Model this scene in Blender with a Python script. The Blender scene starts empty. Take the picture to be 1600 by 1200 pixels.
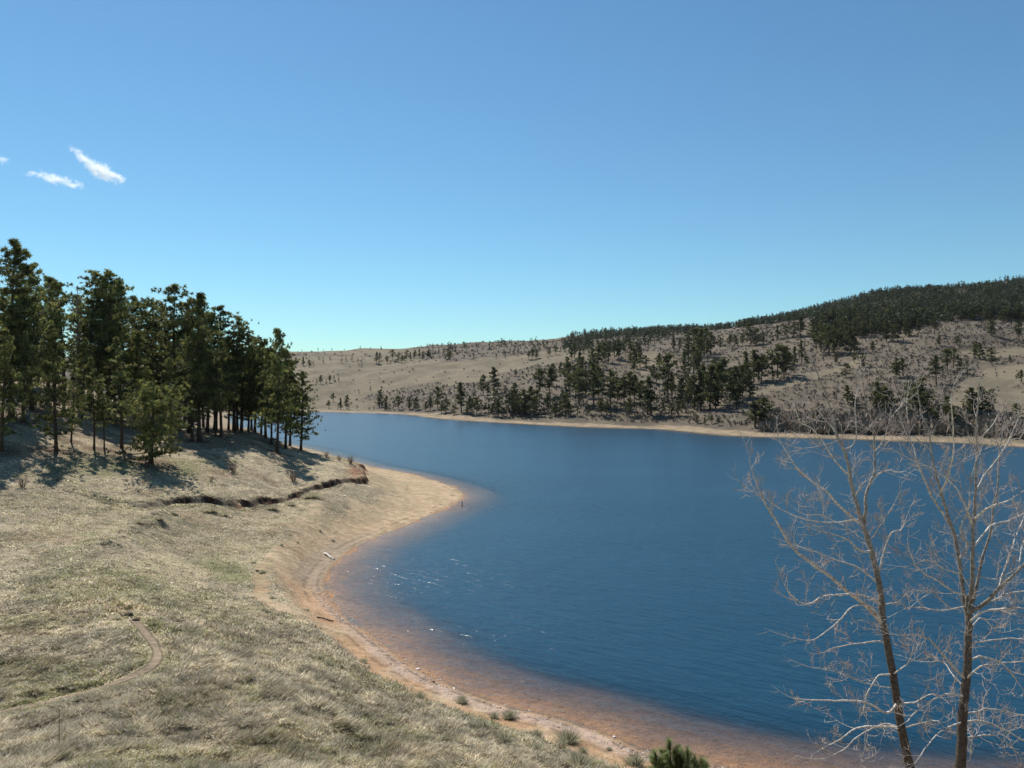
import bpy, math, random, time
import numpy as np
T0 = time.time()
rad = math.radians
F = 1180.0; CX = 800.0; CY = 600.0; H = 16.0      # focal length (px of the 1600 px photo), eye height over the water
S = bpy.context.scene
COL = S.collection
rng = np.random.default_rng(7)
random.seed(7)

# ------------------------------------------------------------------ noise
def _hash(ix, iy, seed):
    n = (ix.astype(np.int64) * 374761393 + iy.astype(np.int64) * 668265263 + seed * 1442695041) & 0xFFFFFFFF
    n = ((n ^ (n >> 13)) * 1274126177) & 0xFFFFFFFF
    n = n ^ (n >> 16)
    return (n & 0xFFFFFF) / float(0xFFFFFF)
def vnoise(x, y, seed=0):
    x = np.asarray(x, float); y = np.asarray(y, float)
    ix = np.floor(x); iy = np.floor(y); fx = x - ix; fy = y - iy
    fx = fx * fx * (3 - 2 * fx); fy = fy * fy * (3 - 2 * fy)
    a = _hash(ix, iy, seed); b = _hash(ix + 1, iy, seed); c = _hash(ix, iy + 1, seed); d = _hash(ix + 1, iy + 1, seed)
    return (a * (1 - fx) + b * fx) * (1 - fy) + (c * (1 - fx) + d * fx) * fy
def fbm(x, y, seed=0, octv=4):
    s = 0; a = 0.5; t = 0
    for i in range(octv):
        s = s + a * vnoise(x * 2 ** i + 17 * i, y * 2 ** i - 9 * i, seed + i); t += a; a *= 0.5
    return s / t                                  # 0..1, mean .5
def sstep(a, b, x):
    t = np.clip((x - a) / (b - a), 0, 1); return t * t * (3 - 2 * t)

# ------------------------------------------------------------------ mesh helpers
def mesh_arrays(name, V, Fc, smooth=True, cols=None, attrs=None, mat=None, extra=None):
    """V (n,3), Fc (m,k) or list of such arrays."""
    fl = Fc if isinstance(Fc, list) else [Fc]
    fl = [np.asarray(f, np.int32) for f in fl if len(f)]
    me = bpy.data.meshes.new(name)
    V = np.asarray(V, np.float32)
    me.vertices.add(len(V)); me.vertices.foreach_set('co', V.ravel())
    nl = sum(f.size for f in fl); nf = sum(len(f) for f in fl)
    me.loops.add(nl); me.polygons.add(nf)
    me.loops.foreach_set('vertex_index', np.concatenate([f.ravel() for f in fl]))
    tot = np.concatenate([np.full(len(f), f.shape[1], np.int32) for f in fl])
    st = np.zeros(nf, np.int32); st[1:] = np.cumsum(tot)[:-1]
    me.polygons.foreach_set('loop_start', st)
    me.polygons.foreach_set('use_smooth', np.full(nf, smooth))
    me.update(calc_edges=True)
    if cols is not None:
        a = me.color_attributes.new('Col', 'FLOAT_COLOR', 'POINT')
        c4 = np.ones((len(V), 4), np.float32); c4[:, :3] = cols
        a.data.foreach_set('color', c4.ravel())
    for k, v in (attrs or {}).items():
        a = me.attributes.new(k, 'FLOAT', 'POINT'); a.data.foreach_set('value', np.asarray(v, np.float32))
    if mat: me.materials.append(mat)
    return me
def obj(name, me, parent=None, loc=None):
    o = bpy.data.objects.new(name, me); COL.objects.link(o)
    if parent: o.parent = parent
    if loc is not None: o.location = loc
    return o
def tag(o, label=None, cat=None, group=None, kind=None):
    if label: o['label'] = label
    if cat: o['category'] = cat
    if group: o['group'] = group
    if kind: o['kind'] = kind
    return o
def empty(name, loc, rz=0, scale=1.0):
    o = bpy.data.objects.new(name, None); COL.objects.link(o)
    o.location = loc; o.rotation_euler = (0, 0, rz); o.empty_display_size = 0.3
    o.scale = (scale,) * 3 if not hasattr(scale, '__len__') else scale
    return o

class Geo:
    def __init__(s): s.v = []; s.f = {}; s.c = []; s.n = 0
    def add(s, V, Fc, col=None):
        V = np.asarray(V, float); Fc = np.asarray(Fc, int)
        s.v.append(V); s.f.setdefault(Fc.shape[1], []).append(Fc + s.n); s.n += len(V)
        c = np.zeros((len(V), 3)); c[:] = (0.5, 0.5, 0.5) if col is None else col
        s.c.append(c)
    def tube(s, P, R, k=6, col=None, cap=True):
        P = np.asarray(P, float); R = np.asarray(R, float); n = len(P)
        Tn = np.gradient(P, axis=0); Tn /= np.linalg.norm(Tn, axis=1)[:, None] + 1e-9
        ref = np.array([0.31, 0.93, 0.2]) if abs(Tn[0][2]) > .5 else np.array([0.05, 0.1, 1.0])
        A = np.cross(Tn, ref); A /= np.linalg.norm(A, axis=1)[:, None] + 1e-9
        B = np.cross(Tn, A)
        an = np.linspace(0, 2 * math.pi, k, endpoint=False)
        V = P[:, None, :] + R[:, None, None] * (np.cos(an)[None, :, None] * A[:, None, :] + np.sin(an)[None, :, None] * B[:, None, :])
        i = np.arange(n - 1)[:, None] * k; j = np.arange(k)[None, :]; j2 = (j + 1) % k
        Q = np.stack([i + j, i + j2, i + k + j2, i + k + j], -1).reshape(-1, 4)
        V = V.reshape(-1, 3)
        s.add(V, Q, col)
        if cap:
            b = s.n - n * k
            s.f.setdefault(k, []).append(np.array([list(range(b + (n - 1) * k, b + n * k))]))
            s.f.setdefault(k, []).append(np.array([list(range(b + k - 1, b - 1, -1))]))
    def mesh(s, name, mat=None, smooth=True):
        fl = [np.concatenate(v) for v in s.f.values()]
        return mesh_arrays(name, np.concatenate(s.v), fl, smooth, np.concatenate(s.c), None, mat)

# ------------------------------------------------------------------ materials
def new_mat(name):
    m = bpy.data.materials.new(name); m.use_nodes = True
    nt = m.node_tree; nt.nodes.clear()
    return m, nt, nt.nodes, nt.links
def N(nt, t, **kw):
    n = nt.nodes.new(t)
    for k, v in kw.items():
        if k.startswith('_'): setattr(n, k[1:], v)
        else: n.inputs[k.replace('__', ' ')].default_value = v
    return n
def attr_mat(name, rough=0.9, noise_scale=6.0, amount=0.35, transl=0.0, bump=0.0, spec=0.2, objrand=0.0):
    """vertex colour x procedural noise, optional translucency."""
    m, nt, nodes, L = new_mat(name)
    out = N(nt, 'ShaderNodeOutputMaterial')
    at = N(nt, 'ShaderNodeAttribute', _attribute_name='Col')
    tc = N(nt, 'ShaderNodeTexCoord')
    nz = N(nt, 'ShaderNodeTexNoise'); nz.inputs['Scale'].default_value = noise_scale; nz.inputs['Detail'].default_value = 5
    L.new(tc.outputs['Object'], nz.inputs['Vector'])
    mr = N(nt, 'ShaderNodeMapRange'); mr.inputs['From Min'].default_value = .25; mr.inputs['From Max'].default_value = .75
    mr.inputs['To Min'].default_value = 1 - amount; mr.inputs['To Max'].default_value = 1 + amount
    L.new(nz.outputs['Fac'], mr.inputs['Value'])
    v = mr.outputs['Result']
    if objrand:
        oi = N(nt, 'ShaderNodeObjectInfo'); m2 = N(nt, 'ShaderNodeMapRange')
        m2.inputs['To Min'].default_value = 1 - objrand; m2.inputs['To Max'].default_value = 1 + objrand
        L.new(oi.outputs['Random'], m2.inputs['Value'])
        mu = N(nt, 'ShaderNodeMath', _operation='MULTIPLY'); L.new(v, mu.inputs[0]); L.new(m2.outputs[0], mu.inputs[1]); v = mu.outputs[0]
    sc = N(nt, 'ShaderNodeVectorMath', _operation='SCALE')
    L.new(at.outputs['Color'], sc.inputs[0]); L.new(v, sc.inputs['Scale'])
    bs = N(nt, 'ShaderNodeBsdfPrincipled'); bs.inputs['Roughness'].default_value = rough
    bs.inputs['Specular IOR Level'].default_value = spec
    L.new(sc.outputs[0], bs.inputs['Base Color'])
    if bump:
        bp = N(nt, 'ShaderNodeBump'); bp.inputs['Strength'].default_value = 1.0; bp.inputs['Distance'].default_value = bump
        L.new(nz.outputs['Fac'], bp.inputs['Height']); L.new(bp.outputs[0], bs.inputs['Normal'])
    if transl:
        tr = N(nt, 'ShaderNodeBsdfTranslucent'); L.new(sc.outputs[0], tr.inputs['Color'])
        mx = N(nt, 'ShaderNodeMixShader'); mx.inputs[0].default_value = transl
        L.new(bs.outputs[0], mx.inputs[1]); L.new(tr.outputs[0], mx.inputs[2]); L.new(mx.outputs[0], out.inputs[0])
    else:
        L.new(bs.outputs[0], out.inputs[0])
    return m
M_needle = attr_mat('pine_needles', 0.6, 1.5, .25, .38, 0, .25, .16)
M_bark = attr_mat('pine_bark', 0.95, 9, .4, 0, .02, .1, .1)
M_cbark = attr_mat('cottonwood_bark', 0.85, 11, .6, 0, .02, .2)
M_twig = attr_mat('bare_twigs', 0.85, 5, .25, 0, 0, .15, .1)
M_grass = attr_mat('dry_grass', 0.8, 0.8, .12, .52, 0, .15)
M_rock = attr_mat('rock', 0.9, 12, .35, 0, .01, .2, .15)
M_wood = attr_mat('weathered_wood', 0.9, 18, .3, 0, .004, .2)

# ------------------------------------------------------------------ shoreline (world, water level 0)
def px(u, v, D=None):
    if D is None: D = H * F / (v - CY)
    return ((u - CX) / F * D, D, H - (v - CY) / F * D)
shore_px = [(1130,1200),(1085,1189),(1040,1178),(1000,1169),(966,1155),(899,1129),(865,1119),(797,1104),(730,1081),(649,1044),(595,1004),(555,972),
            (527,950),(515,935),(508,915),(511,900),(525,880),(555,856),(597,837),(650,815),(692,796),(718,783),(725,774),(715,764),(680,751),(630,738),(575,728)]
far_px = [(500,643.5),(560,645),(600,646),(640,648),(662,651),(700,655),(760,659),(850,664),(940,668),(1000,669.5),(1040,671),(1100,677),(1150,681),(1250,684),(1330,686),(1450,690),(1530,693),(1600,698)]
W = [(60, 22), (38, 26), (24, 27.5), (14, 29.3)] + [px(*p)[:2] for p in shore_px] + \
    [(-38, 165), (-52, 190), (-76, 225), (-100, 275), (-128, 340), (-150, 400), (-135, 436)] + [px(*p)[:2] for p in far_px] + \
    [(160, 176), (200, 140), (215, 95), (180, 55), (120, 32)]
W = np.array(W)
def catmull(P, n, closed=True):
    out = []; m = len(P)
    for i in range(m if closed else m - 1):
        if closed: p0, p1, p2, p3 = P[i - 1], P[i], P[(i + 1) % m], P[(i + 2) % m]
        else: p0, p1, p2, p3 = P[max(i - 1, 0)], P[i], P[i + 1], P[min(i + 2, m - 1)]
        for k in range(n):
            t = k / n
            out.append(0.5 * ((2 * p1) + (-p0 + p2) * t + (2 * p0 - 5 * p1 + 4 * p2 - p3) * t * t + (-p0 + 3 * p1 - 3 * p2 + p3) * t ** 3))
    if not closed: out.append(P[-1])
    return np.array(out)
LAKE = catmull(W, 3)
def seg_dist(X, Y, A, B):
    """min distance, param index, side to a chain of segments"""
    best = np.full(X.shape, 1e9); par = np.zeros(X.shape); side = np.zeros(X.shape)
    for i in range(len(A)):
        ax, ay = A[i]; bx, by = B[i]; dx, dy = bx - ax, by - ay; L2 = dx * dx + dy * dy + 1e-12
        t = np.clip(((X - ax) * dx + (Y - ay) * dy) / L2, 0, 1)
        ex = X - ax - t * dx; ey = Y - ay - t * dy
        d = ex * ex + ey * ey; m = d < best
        best = np.where(m, d, best); par = np.where(m, i + t, par)
        side = np.where(m, dx * (Y - ay) - dy * (X - ax), side)
    return np.sqrt(best), par, np.sign(side)
def inside(X, Y, P):
    c = np.zeros(X.shape, bool); n = len(P)
    for i in range(n):
        x1, y1 = P[i]; x2, y2 = P[(i + 1) % n]
        if y1 == y2: continue
        cond = ((y1 > Y) != (y2 > Y)) & (X < (x2 - x1) * (Y - y1) / (y2 - y1) + x1)
        c ^= cond
    return c
def lake_sd(X, Y):                                 # + on land
    d, _, _ = seg_dist(X, Y, LAKE, np.roll(LAKE, -1, 0))
    return np.where(inside(X, Y, LAKE), -d, d)

# ------------------------------------------------------------------ terrain: elevation tangents interpolated over (azimuth, log distance)
ctrl = []
def C_(u, *vd):
    for v, D in vd: ctrl.append((u, v, D))
C_(-900, (1200,18),(900,42),(740,62),(600,90),(520,130),(540,300),(560,700),(550,1100),(575,1500))
C_(-400, (1200,20),(1000,33),(850,50),(740,66),(620,88),(540,118),(560,220),(570,500),(560,1050),(580,1500))
C_(0, (1200,21),(1100,27),(1000,35),(900,46),(800,60),(740,70),(700,76),(640,90),(590,108),(562,128),(585,190),(600,300),(590,600),(560,1000),(575,1500))
C_(100, (1200,21),(1000,35),(880,49),(800,62),(740,73),(700,82),(640,100),(596,125),(610,170))
C_(200, (1200,21.5),(1100,27),(1000,35),(900,48),(800,66),(740,78),(700,90),(660,110),(636,130),(645,170),(625,350),(585,700),(556,1000),(575,1500))
C_(300, (1200,22),(1000,37),(900,53),(810,70),(740,84),(700,98),(672,118),(665,135),(685,160))
C_(400, (1200,22),(1100,28.5),(1000,39),(940,49),(860,64),(805,76),(745,90),(705,105),(676,124),(673,134),(700,148),(640,480),(590,700),(550,1000),(575,1500))
C_(440, (1140,26),(960,47),(880,60),(812,76),(770,88),(735,98),(706,112),(692,124),(715,140))
C_(500, (1200,23),(1100,30.5),(1020,41),(845,69),(785,84),(762,92),(735,103),(712,118),(708,126),(725,140))
C_(550, (1200,24),(1100,33),(812,80),(775,92),(745,104),(725,118),(722,124),(732,135))
C_(600, (1200,25),(1120,32),(812,83),(775,98))
C_(700, (1200,26),(1150,30.5),(655,343),(640,375),(600,480),(560,660),(541,1000),(550,1250),(570,1500))
C_(800, (1210,27),(1150,32),(660,330),(640,350),(600,450),(565,590),(536,1000),(546,1250),(565,1500))
C_(900, (1230,27),(650,305),(600,400),(560,520),(535,800),(530,1000),(542,1250),(565,1500))
C_(1000, (1240,27),(668,278),(655,290),(620,345),(580,440),(550,580),(521,1000),(535,1250),(560,1500))
C_(1100, (1270,26),(1400,20),(660,262),(620,320),(580,400),(550,520),(524,820),(517,1020),(530,1250),(560,1500))
C_(1200, (1300,25),(675,236),(655,255),(615,305),(575,385),(540,500),(512,800),(504,1000),(520,1250),(560,1500))
C_(1300, (1330,24),(680,229),(655,248),(620,290),(570,370),(530,480),(495,760),(483,1000),(500,1250),(550,1500))
C_(1425, (1360,22),(1500,17),(675,213),(650,235),(610,280),(560,350),(520,450),(480,720),(456,1000),(475,1250),(540,1500))
C_(1600, (1380,21),(685,205),(670,218),(620,260),(570,330),(520,430),(470,750),(440,1030),(460,1250),(530,1500))
C_(1530, (452,1000),); C_(1480, (452,1000),); C_(1350, (470,1000),); C_(1250, (495,1000),); C_(460, (642,455),(600,560),(570,700),(547,1000),(560,1250)); C_(580, (646,440),(605,540),(572,690),(547,1000),(560,1250))
C_(2100, (1400,19),(690,190),(620,240),(520,400),(430,800),(420,1100),(520,1500))
C_(3200, (1300,18),(900,30),(800,60),(700,150),(600,300),(480,800),(450,1100),(520,1500))
for u in (-900, 0, 500, 900, 1300, 2100, 3200):
    ctrl.append((u, max(1240, 1215 if u<0 else 1240), 10)); ctrl.append((u, 1420, 4))
ctrl = np.array(ctrl, float)
ca = np.arctan((ctrl[:, 0] - CX) / F); ce = -(ctrl[:, 1] - CY) / F; cl = np.log(ctrl[:, 2])
SA = 2.6
def K(r2): return 0.5 * r2 * np.log(r2 + 1e-12)
n = len(ctrl); Pm = np.stack([ca * SA, cl], 1)
R2 = ((Pm[:, None] - Pm[None]) ** 2).sum(-1)
A = np.zeros((n + 3, n + 3)); A[:n, :n] = K(R2) + np.eye(n) * 2e-4
A[:n, n] = 1; A[:n, n + 1:] = Pm; A[n, :n] = 1; A[n + 1:, :n] = Pm.T
sol = np.linalg.solve(A, np.concatenate([ce, [0, 0, 0]]))
def rbf(az, lD):
    x = az * SA; out = np.full(x.shape, sol[n]) + sol[n + 1] * x + sol[n + 2] * lD
    for i in range(n):
        r2 = (x - Pm[i, 0]) ** 2 + (lD - Pm[i, 1]) ** 2
        out += sol[i] * K(r2)
    return out
# eroded bank (top edge), from its east end leftwards
bank_px = [(572,728,119),(574,740,112),(566,747,107),(545,750,104),(520,752,101),(500,757,98.5),(460,768,93),(435,774,90),(405,778,87),(380,780,85),(360,781,84),(335,777,82.5),(305,775,80.5),(280,779,77),(250,786,73.5),(210,784,70),(150,770,70),(70,750,70)]
def pre_hit(u, v, D0, D1):
    Dg = np.linspace(D0, D1, 900); e_ = rbf(np.full(900, math.atan((u - CX) / F)), np.log(Dg)); vv_ = CY - F * e_
    i = int(np.argmax(vv_ <= v)) if (vv_ <= v).any() else 899
    return ((u - CX) / F * Dg[i], Dg[i])
BANK = catmull(np.array([px(*p)[:2] if k_ < 1 else pre_hit(p[0], p[1] + (7 if k_ < 14 else 2), 45, 135) for k_, p in enumerate(bank_px)]), 3, False)
bank_h = np.interp(np.arange(len(BANK)) / 3.0, [0,1,2,4,8,12,14,15,16,17], [.6,.95,1.0,.8,.72,.65,.5,.32,.12,0.03])
mound = np.array([pre_hit(p[0], p[1] + 2, 40, 90) for p in [(165,853,53),(200,835,56),(235,818,61),(268,806,66)]])
def height(X, Y, full=True):
    r = np.hypot(X, Y); az = np.arctan2(X, Y)
    azc = np.clip(az, -1.15, 1.2); D = np.maximum(r * np.cos(np.clip(az, -1.0, 1.0)), 1.0)
    e = rbf(azc, np.log(D))
    z = H + e * D
    back = sstep(6, -4, Y) if True else 0
    z = z * (1 - back) + back * (14.3 + 0.0 * X)
    z = np.where(r < 4, np.minimum(z, 14.4), z)
    sd = lake_sd(X, Y)
    far = sstep(150, 240, r)
    # relief
    z += far * ((fbm(X / 90, Y / 90, 3) - .5) * np.clip((r - 190) / 50, 0, 9) * 1.5 + (fbm((X + Y * .6) / 26, (Y - X * .2) / 60, 8) - .5) * np.clip((sd - 8) / 40, 0, 1) * 4)
    z += (1 - far) * sstep(6, 26, r) * ((fbm(X / 9, Y / 9, 5) - .5) * .7 + (fbm(X / 1.6, Y / 1.6, 9) - .5) * .16) * sstep(0, 8, sd)
    # bank
    bd, bp, bs = seg_dist(X, Y, BANK[:-1], BANK[1:])
    jag = (fbm(X / 1.3, Y / 1.3, 21, 2) - .5) * 1.5 + (fbm(X / 6, Y / 6, 22, 2) - .5) * 2.4
    s = bd * -bs + jag
    s = np.where(bp <= 0.0, -np.abs(bd), s)
    hb = np.interp(bp, np.arange(len(BANK)), bank_h)
    notch = 1 - .75 * np.exp(-((bp - 28.6) / .55) ** 2)
    hb = .55 * hb * notch * (.25 + 1.5 * fbm(X / 1.7, Y / 1.7, 23, 3)) * sstep(len(BANK) - 1.02, len(BANK) - 6, bp)
    near = (r < 150) & (bd < 40)
    st = sstep(-.12, .28, s)
    z += np.where(near, hb * st * np.exp(-np.maximum(s, 0) / 9.0), 0)
    z -= np.where(near, .25 * hb * np.exp(-(np.minimum(s, 0) / 1.2) ** 2) * (1 - st), 0)
    md, mp, ms = seg_dist(X, Y, mound[:-1], mound[1:])
    z += np.where(r < 80, .75 * np.exp(-(md / 1.6) ** 2) * (.7 + .8 * (fbm(X / .8, Y / .8, 31) - .5)), 0)
    # shore
    wid = 4.5 + 9 * sstep(60, 110, r) + 8 * far
    slope = .075 + .02 * far
    z = np.maximum(z, .25 + .02 * np.clip(sd, 0, 30))
    k = sstep(.25, 1.0, sd / wid)
    zl = np.minimum(z, slope * np.maximum(sd, 0) + (z - slope * np.maximum(sd, 0)) * k)
    dep = np.where(-sd < 4.5, .075 * -sd, .34 + .26 * (-sd - 4.5)); dep = np.minimum(dep, 9)
    zz = np.where(sd > 0, zl, -dep)
    zz += (fbm(X / 2.2, Y / 2.2, 12, 3) - .5) * .10 * sstep(14, 4, np.abs(sd)) * (1 - far) 
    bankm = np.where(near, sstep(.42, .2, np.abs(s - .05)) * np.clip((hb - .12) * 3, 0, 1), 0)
    return zz, sd, bankm, np.where(near, s, -99), bp

# polar grid
d1 = np.arange(-38, 38.01, .1)
side = np.array([1.5, 4, 8, 13, 19, 26, 34, 44, 56, 70, 86, 104, 123, 142])
azd = np.concatenate([(-38 - side)[::-1], d1, 38 + side])
az = np.radians(azd)
rr = np.concatenate([np.geomspace(1.2, 16, 26)[:-1], 16 * np.exp(np.arange(0, math.log(58 / 16), .0042)), 58 * np.exp(np.arange(.003, math.log(122 / 58), .0022)), 122 * np.exp(np.arange(.003, math.log(190 / 122), .0045)), 190 * np.exp(np.arange(0.003, math.log(1150 / 190), .0075)), np.linspace(1165, 1560, 9)])
RG, AG = np.meshgrid(rr, az, indexing='ij')
GX = RG * np.sin(AG); GY = RG * np.cos(AG)
GZ, SD, BM, BS, BP = height(GX, GY)
nr, na = GX.shape
print('terrain', nr, na, round(time.time() - T0, 1))
GU = CX + F * GX / np.maximum(GY, .1); GV = CY + F * (H - GZ) / np.maximum(GY, .1)
# ------------------------------------------------------------------ where does a photo point hit the ground
def hit(u, v, rmin=0, rmax=1e9):
    a = math.atan((u - CX) / F); j = np.interp(math.degrees(a), azd, np.arange(na)); j0 = int(j); t = j - j0
    zc = GZ[:, j0] * (1 - t) + GZ[:, min(j0 + 1, na - 1)] * t
    D = rr * math.cos(a); vv = CY + F * (H - zc) / D
    last = None
    for i in range(1, len(rr)):
        if rr[i] < rmin: continue
        if rr[i] > rmax: break
        if vv[i] <= v:
            q = (vv[i - 1] - v) / max(vv[i - 1] - vv[i], 1e-6); q = min(max(q, 0), 1)
            Dm = D[i - 1] + (D[i] - D[i - 1]) * q; z = zc[i - 1] + (zc[i] - zc[i - 1]) * q
            return np.array([Dm * math.tan(a), Dm, z])
    k = min(int(np.searchsorted(rr, min(rmax, 1100))), len(rr) - 1); k0 = int(np.searchsorted(rr, rmin))
    i = k0 + int(np.argmin(vv[k0:k])) if k > k0 else k
    return np.array([D[i] * math.tan(a), D[i], zc[i]])
def poly_mask(poly, U, V, soft=None):
    return inside(U, V, poly)

FRONT = (GY > 1)
def col_mix(a, b, t): return a * (1 - t[..., None]) + b * t[..., None]
def c3(*c): return np.array(c, float)
far = sstep(150, 200, RG)
n1 = fbm(GX / 3.2, GY / 3.2, 41); n2 = fbm(GX / .7, GY / .7, 44, 3); n3 = fbm(GX / 14, GY / 14, 47)
# --- near ground
base = col_mix(c3(.37, .305, .205), c3(.28, .23, .155), sstep(.35, .65, n1))
green = sstep(.55, .72, n3) * sstep(.3, .6, n1) * .7
base = col_mix(base, c3(.15, .165, .065), green)
base = col_mix(base, c3(.22, .145, .09), sstep(.62, .8, fbm(GX / 5, GY / 5, 51)) * .6)
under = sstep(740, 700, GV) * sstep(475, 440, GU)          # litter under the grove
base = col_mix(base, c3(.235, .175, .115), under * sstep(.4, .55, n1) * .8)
tuftd = sstep(.60, .72, n2)                                # scattered darker tufts
base = col_mix(base, base * .62, tuftd * .8)
swid = 3.4 + .6 * sstep(50, 62, RG) + 5.2 * sstep(66, 95, RG) + 8 * sstep(96, 116, RG)
sand = 1 - sstep(.75, 1.15, SD / swid + (n1 - .5) * .9 + (n2 - .5) * .35)
TRK = catmull(np.array([hit(*p, 35, 125)[:2] for p in [(470,962),(440,950),(415,940),(405,918),(410,888),(425,868),(445,854),(480,838),(515,820),(550,806),(600,790),(650,776)]]), 4, False)
td, tp, _ = seg_dist(GX, GY, TRK[:-1], TRK[1:])
sand = np.maximum(sand, sstep(.75, .25, td / (.8 + .7 * n1) + (n2 - .5) * 1.0) * (RG < 110) * .9)
sand = np.where(BS > 0, sand * (BS < .5), sand)
sandc = col_mix(c3(.42, .315, .205), c3(.34, .25, .155), sstep(.35, .65, n2))
redd = sstep(95, 45, RG)                                   # nearer sand is redder
sandc = col_mix(sandc, c3(.38, .23, .13), redd * sstep(.3, .6, n1) * .8)
sandc = col_mix(sandc, c3(.27, .22, .16), sstep(58, 64, RG) * sstep(88, 74, RG) * sstep(3.2, 1.8, SD) * .8)
sandc = col_mix(sandc, c3(.30, .25, .15), sstep(.5, .62, fbm(GX / 1.5, GY / 1.5, 141)) * sstep(2.5, 6, SD) * .7)
stones = sstep(.1, .5, SD) * sstep(1.6, .9, SD + (n1 - .5) * 1.2)
sandc = col_mix(sandc, c3(.40, .30, .25), stones * .65 * sstep(70, 40, RG))
wr = np.exp(-((SD - .55 - .25 * (n1 - .5)) / .13) ** 2) + .8 * np.exp(-((SD - 1.5 - .6 * (n1 - .5)) / .16) ** 2)
sandc = col_mix(sandc, c3(.14, .10, .065), np.clip(wr, 0, 1) * sstep(.35, .6, n2) * .75)
wet = sstep(.5, -.05, SD)
sandc = col_mix(sandc, c3(.27, .17, .105), wet)
bed = sstep(0, -.3, SD)
sandc = col_mix(sandc, col_mix(c3(.42, .225, .12), c3(.35, .20, .115), n1), bed)
nearc = col_mix(base, sandc, sand)
nearc = col_mix(nearc, c3(.055, .026, .017), BM)  # bank face earth painted extra dark, its shade put into the colour
er = np.exp(-((BP - 28.6) / .8) ** 2) * sstep(-2.2, -.8, BS) * sstep(1.0, .4, BS); nearc = col_mix(nearc, c3(.22, .11, .065), np.clip(er * 1.1, 0, 1) * (RG < 120) * FRONT)
er = np.exp(-(((GU - 558) / 14) ** 2 + ((GV - 738) / 12) ** 2)); nearc = col_mix(nearc, c3(.26, .13, .075), np.clip(er * 1.2, 0, 1) * (RG < 140) * FRONT)
# --- far ground
tan_polys = [[(440,556),(620,556),(700,568),(900,545),(960,541),(960,560),(860,572),(760,592),(640,606),(560,622),(620,655),(440,655)],
             [(440,552),(440,545),(640,543),(700,548),(640,556)], [(860,548),(905,536),(950,528),(930,545),(860,556)],
             [(1150,618),(1215,600),(1290,578),(1340,560),(1345,572),(1290,592),(1200,612),(1155,628)],
             [(1450,640),(1500,600),(1540,575),(1640,565),(1700,640),(1640,700),(1450,690)],
             [(1480,548),(1600,540),(1640,556),(1500,560)], [(985,560),(1030,548),(1035,570),(1000,585)]]
ju = GU + (fbm(GX / 30, GY / 30, 61) - .5) * 40; jv = GV + (fbm(GX / 30, GY / 30, 65) - .5) * 14
tanm = np.zeros(GX.shape, bool)
for p in tan_polys: tanm |= inside(ju, jv, p)
tanm &= FRONT & (RG > 180)
f1 = fbm(GX / 12, GY / 12, 71); f2 = fbm(GX / 3, GY / 3, 74, 3)
shr = col_mix(c3(.125, .102, .076), c3(.098, .082, .062), sstep(.35, .65, f1)); shr = col_mix(shr, c3(.21, .17, .12), sstep(.5, .7, f2) * .3)
tn = col_mix(c3(.185, .152, .104), c3(.14, .118, .082), sstep(.3, .7, f1))
farc = col_mix(shr, tn, tanm.astype(float))
fs = 1 - sstep(.85, 1.1, SD / (5.5 + 3.5 * sstep(230, 260, RG)) + (f1 - .5) * .9)
fsc = col_mix(c3(.29, .22, .15), c3(.21, .165, .11), sstep(.4, .6, f2))
farc = col_mix(farc, fsc, fs)
farc = col_mix(farc, c3(.16, .13, .08), sstep(.6, -.2, SD))
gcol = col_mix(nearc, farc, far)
GRASSM = (1 - sand) * (1 - far) * (BM < .3)
SHRUBM = (~tanm) * far * (SD > 13)

def ground_mat():
    m, nt, nodes, L = new_mat('ground_surface')
    out = N(nt, 'ShaderNodeOutputMaterial'); bs = N(nt, 'ShaderNodeBsdfPrincipled')
    bs.inputs['Roughness'].default_value = .95; bs.inputs['Specular IOR Level'].default_value = .1
    at = N(nt, 'ShaderNodeAttribute', _attribute_name='Col'); tc = N(nt, 'ShaderNodeTexCoord')
    prev = at.outputs['Color']
    hs = []
    for sc_, lo, hi in ((9.0, .75, 1.25), (1.9, .8, 1.2), (.25, .88, 1.12)):
        nz = N(nt, 'ShaderNodeTexNoise'); nz.inputs['Scale'].default_value = sc_; nz.inputs['Detail'].default_value = 6; nz.inputs['Roughness'].default_value = .65
        L.new(tc.outputs['Object'], nz.inputs['Vector'])
        mr = N(nt, 'ShaderNodeMapRange'); mr.inputs['From Min'].default_value = .3; mr.inputs['From Max'].default_value = .7
        mr.inputs['To Min'].default_value = lo; mr.inputs['To Max'].default_value = hi; L.new(nz.outputs['Fac'], mr.inputs['Value'])
        sc = N(nt, 'ShaderNodeVectorMath', _operation='SCALE'); L.new(prev, sc.inputs[0]); L.new(mr.outputs[0], sc.inputs['Scale']); prev = sc.outputs[0]
        hs.append(nz.outputs['Fac'])
    L.new(prev, bs.inputs['Base Color'])
    b1 = N(nt, 'ShaderNodeBump'); b1.inputs['Distance'].default_value = .08; b1.inputs['Strength'].default_value = .8; L.new(hs[0], b1.inputs['Height'])
    b2 = N(nt, 'ShaderNodeBump'); b2.inputs['Distance'].default_value = .25; b2.inputs['Strength'].default_value = .8; L.new(hs[1], b2.inputs['Height']); L.new(b1.outputs[0], b2.inputs['Normal'])
    L.new(b2.outputs[0], bs.inputs['Normal']); L.new(bs.outputs[0], out.inputs[0])
    return m
M_ground = ground_mat()
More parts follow.
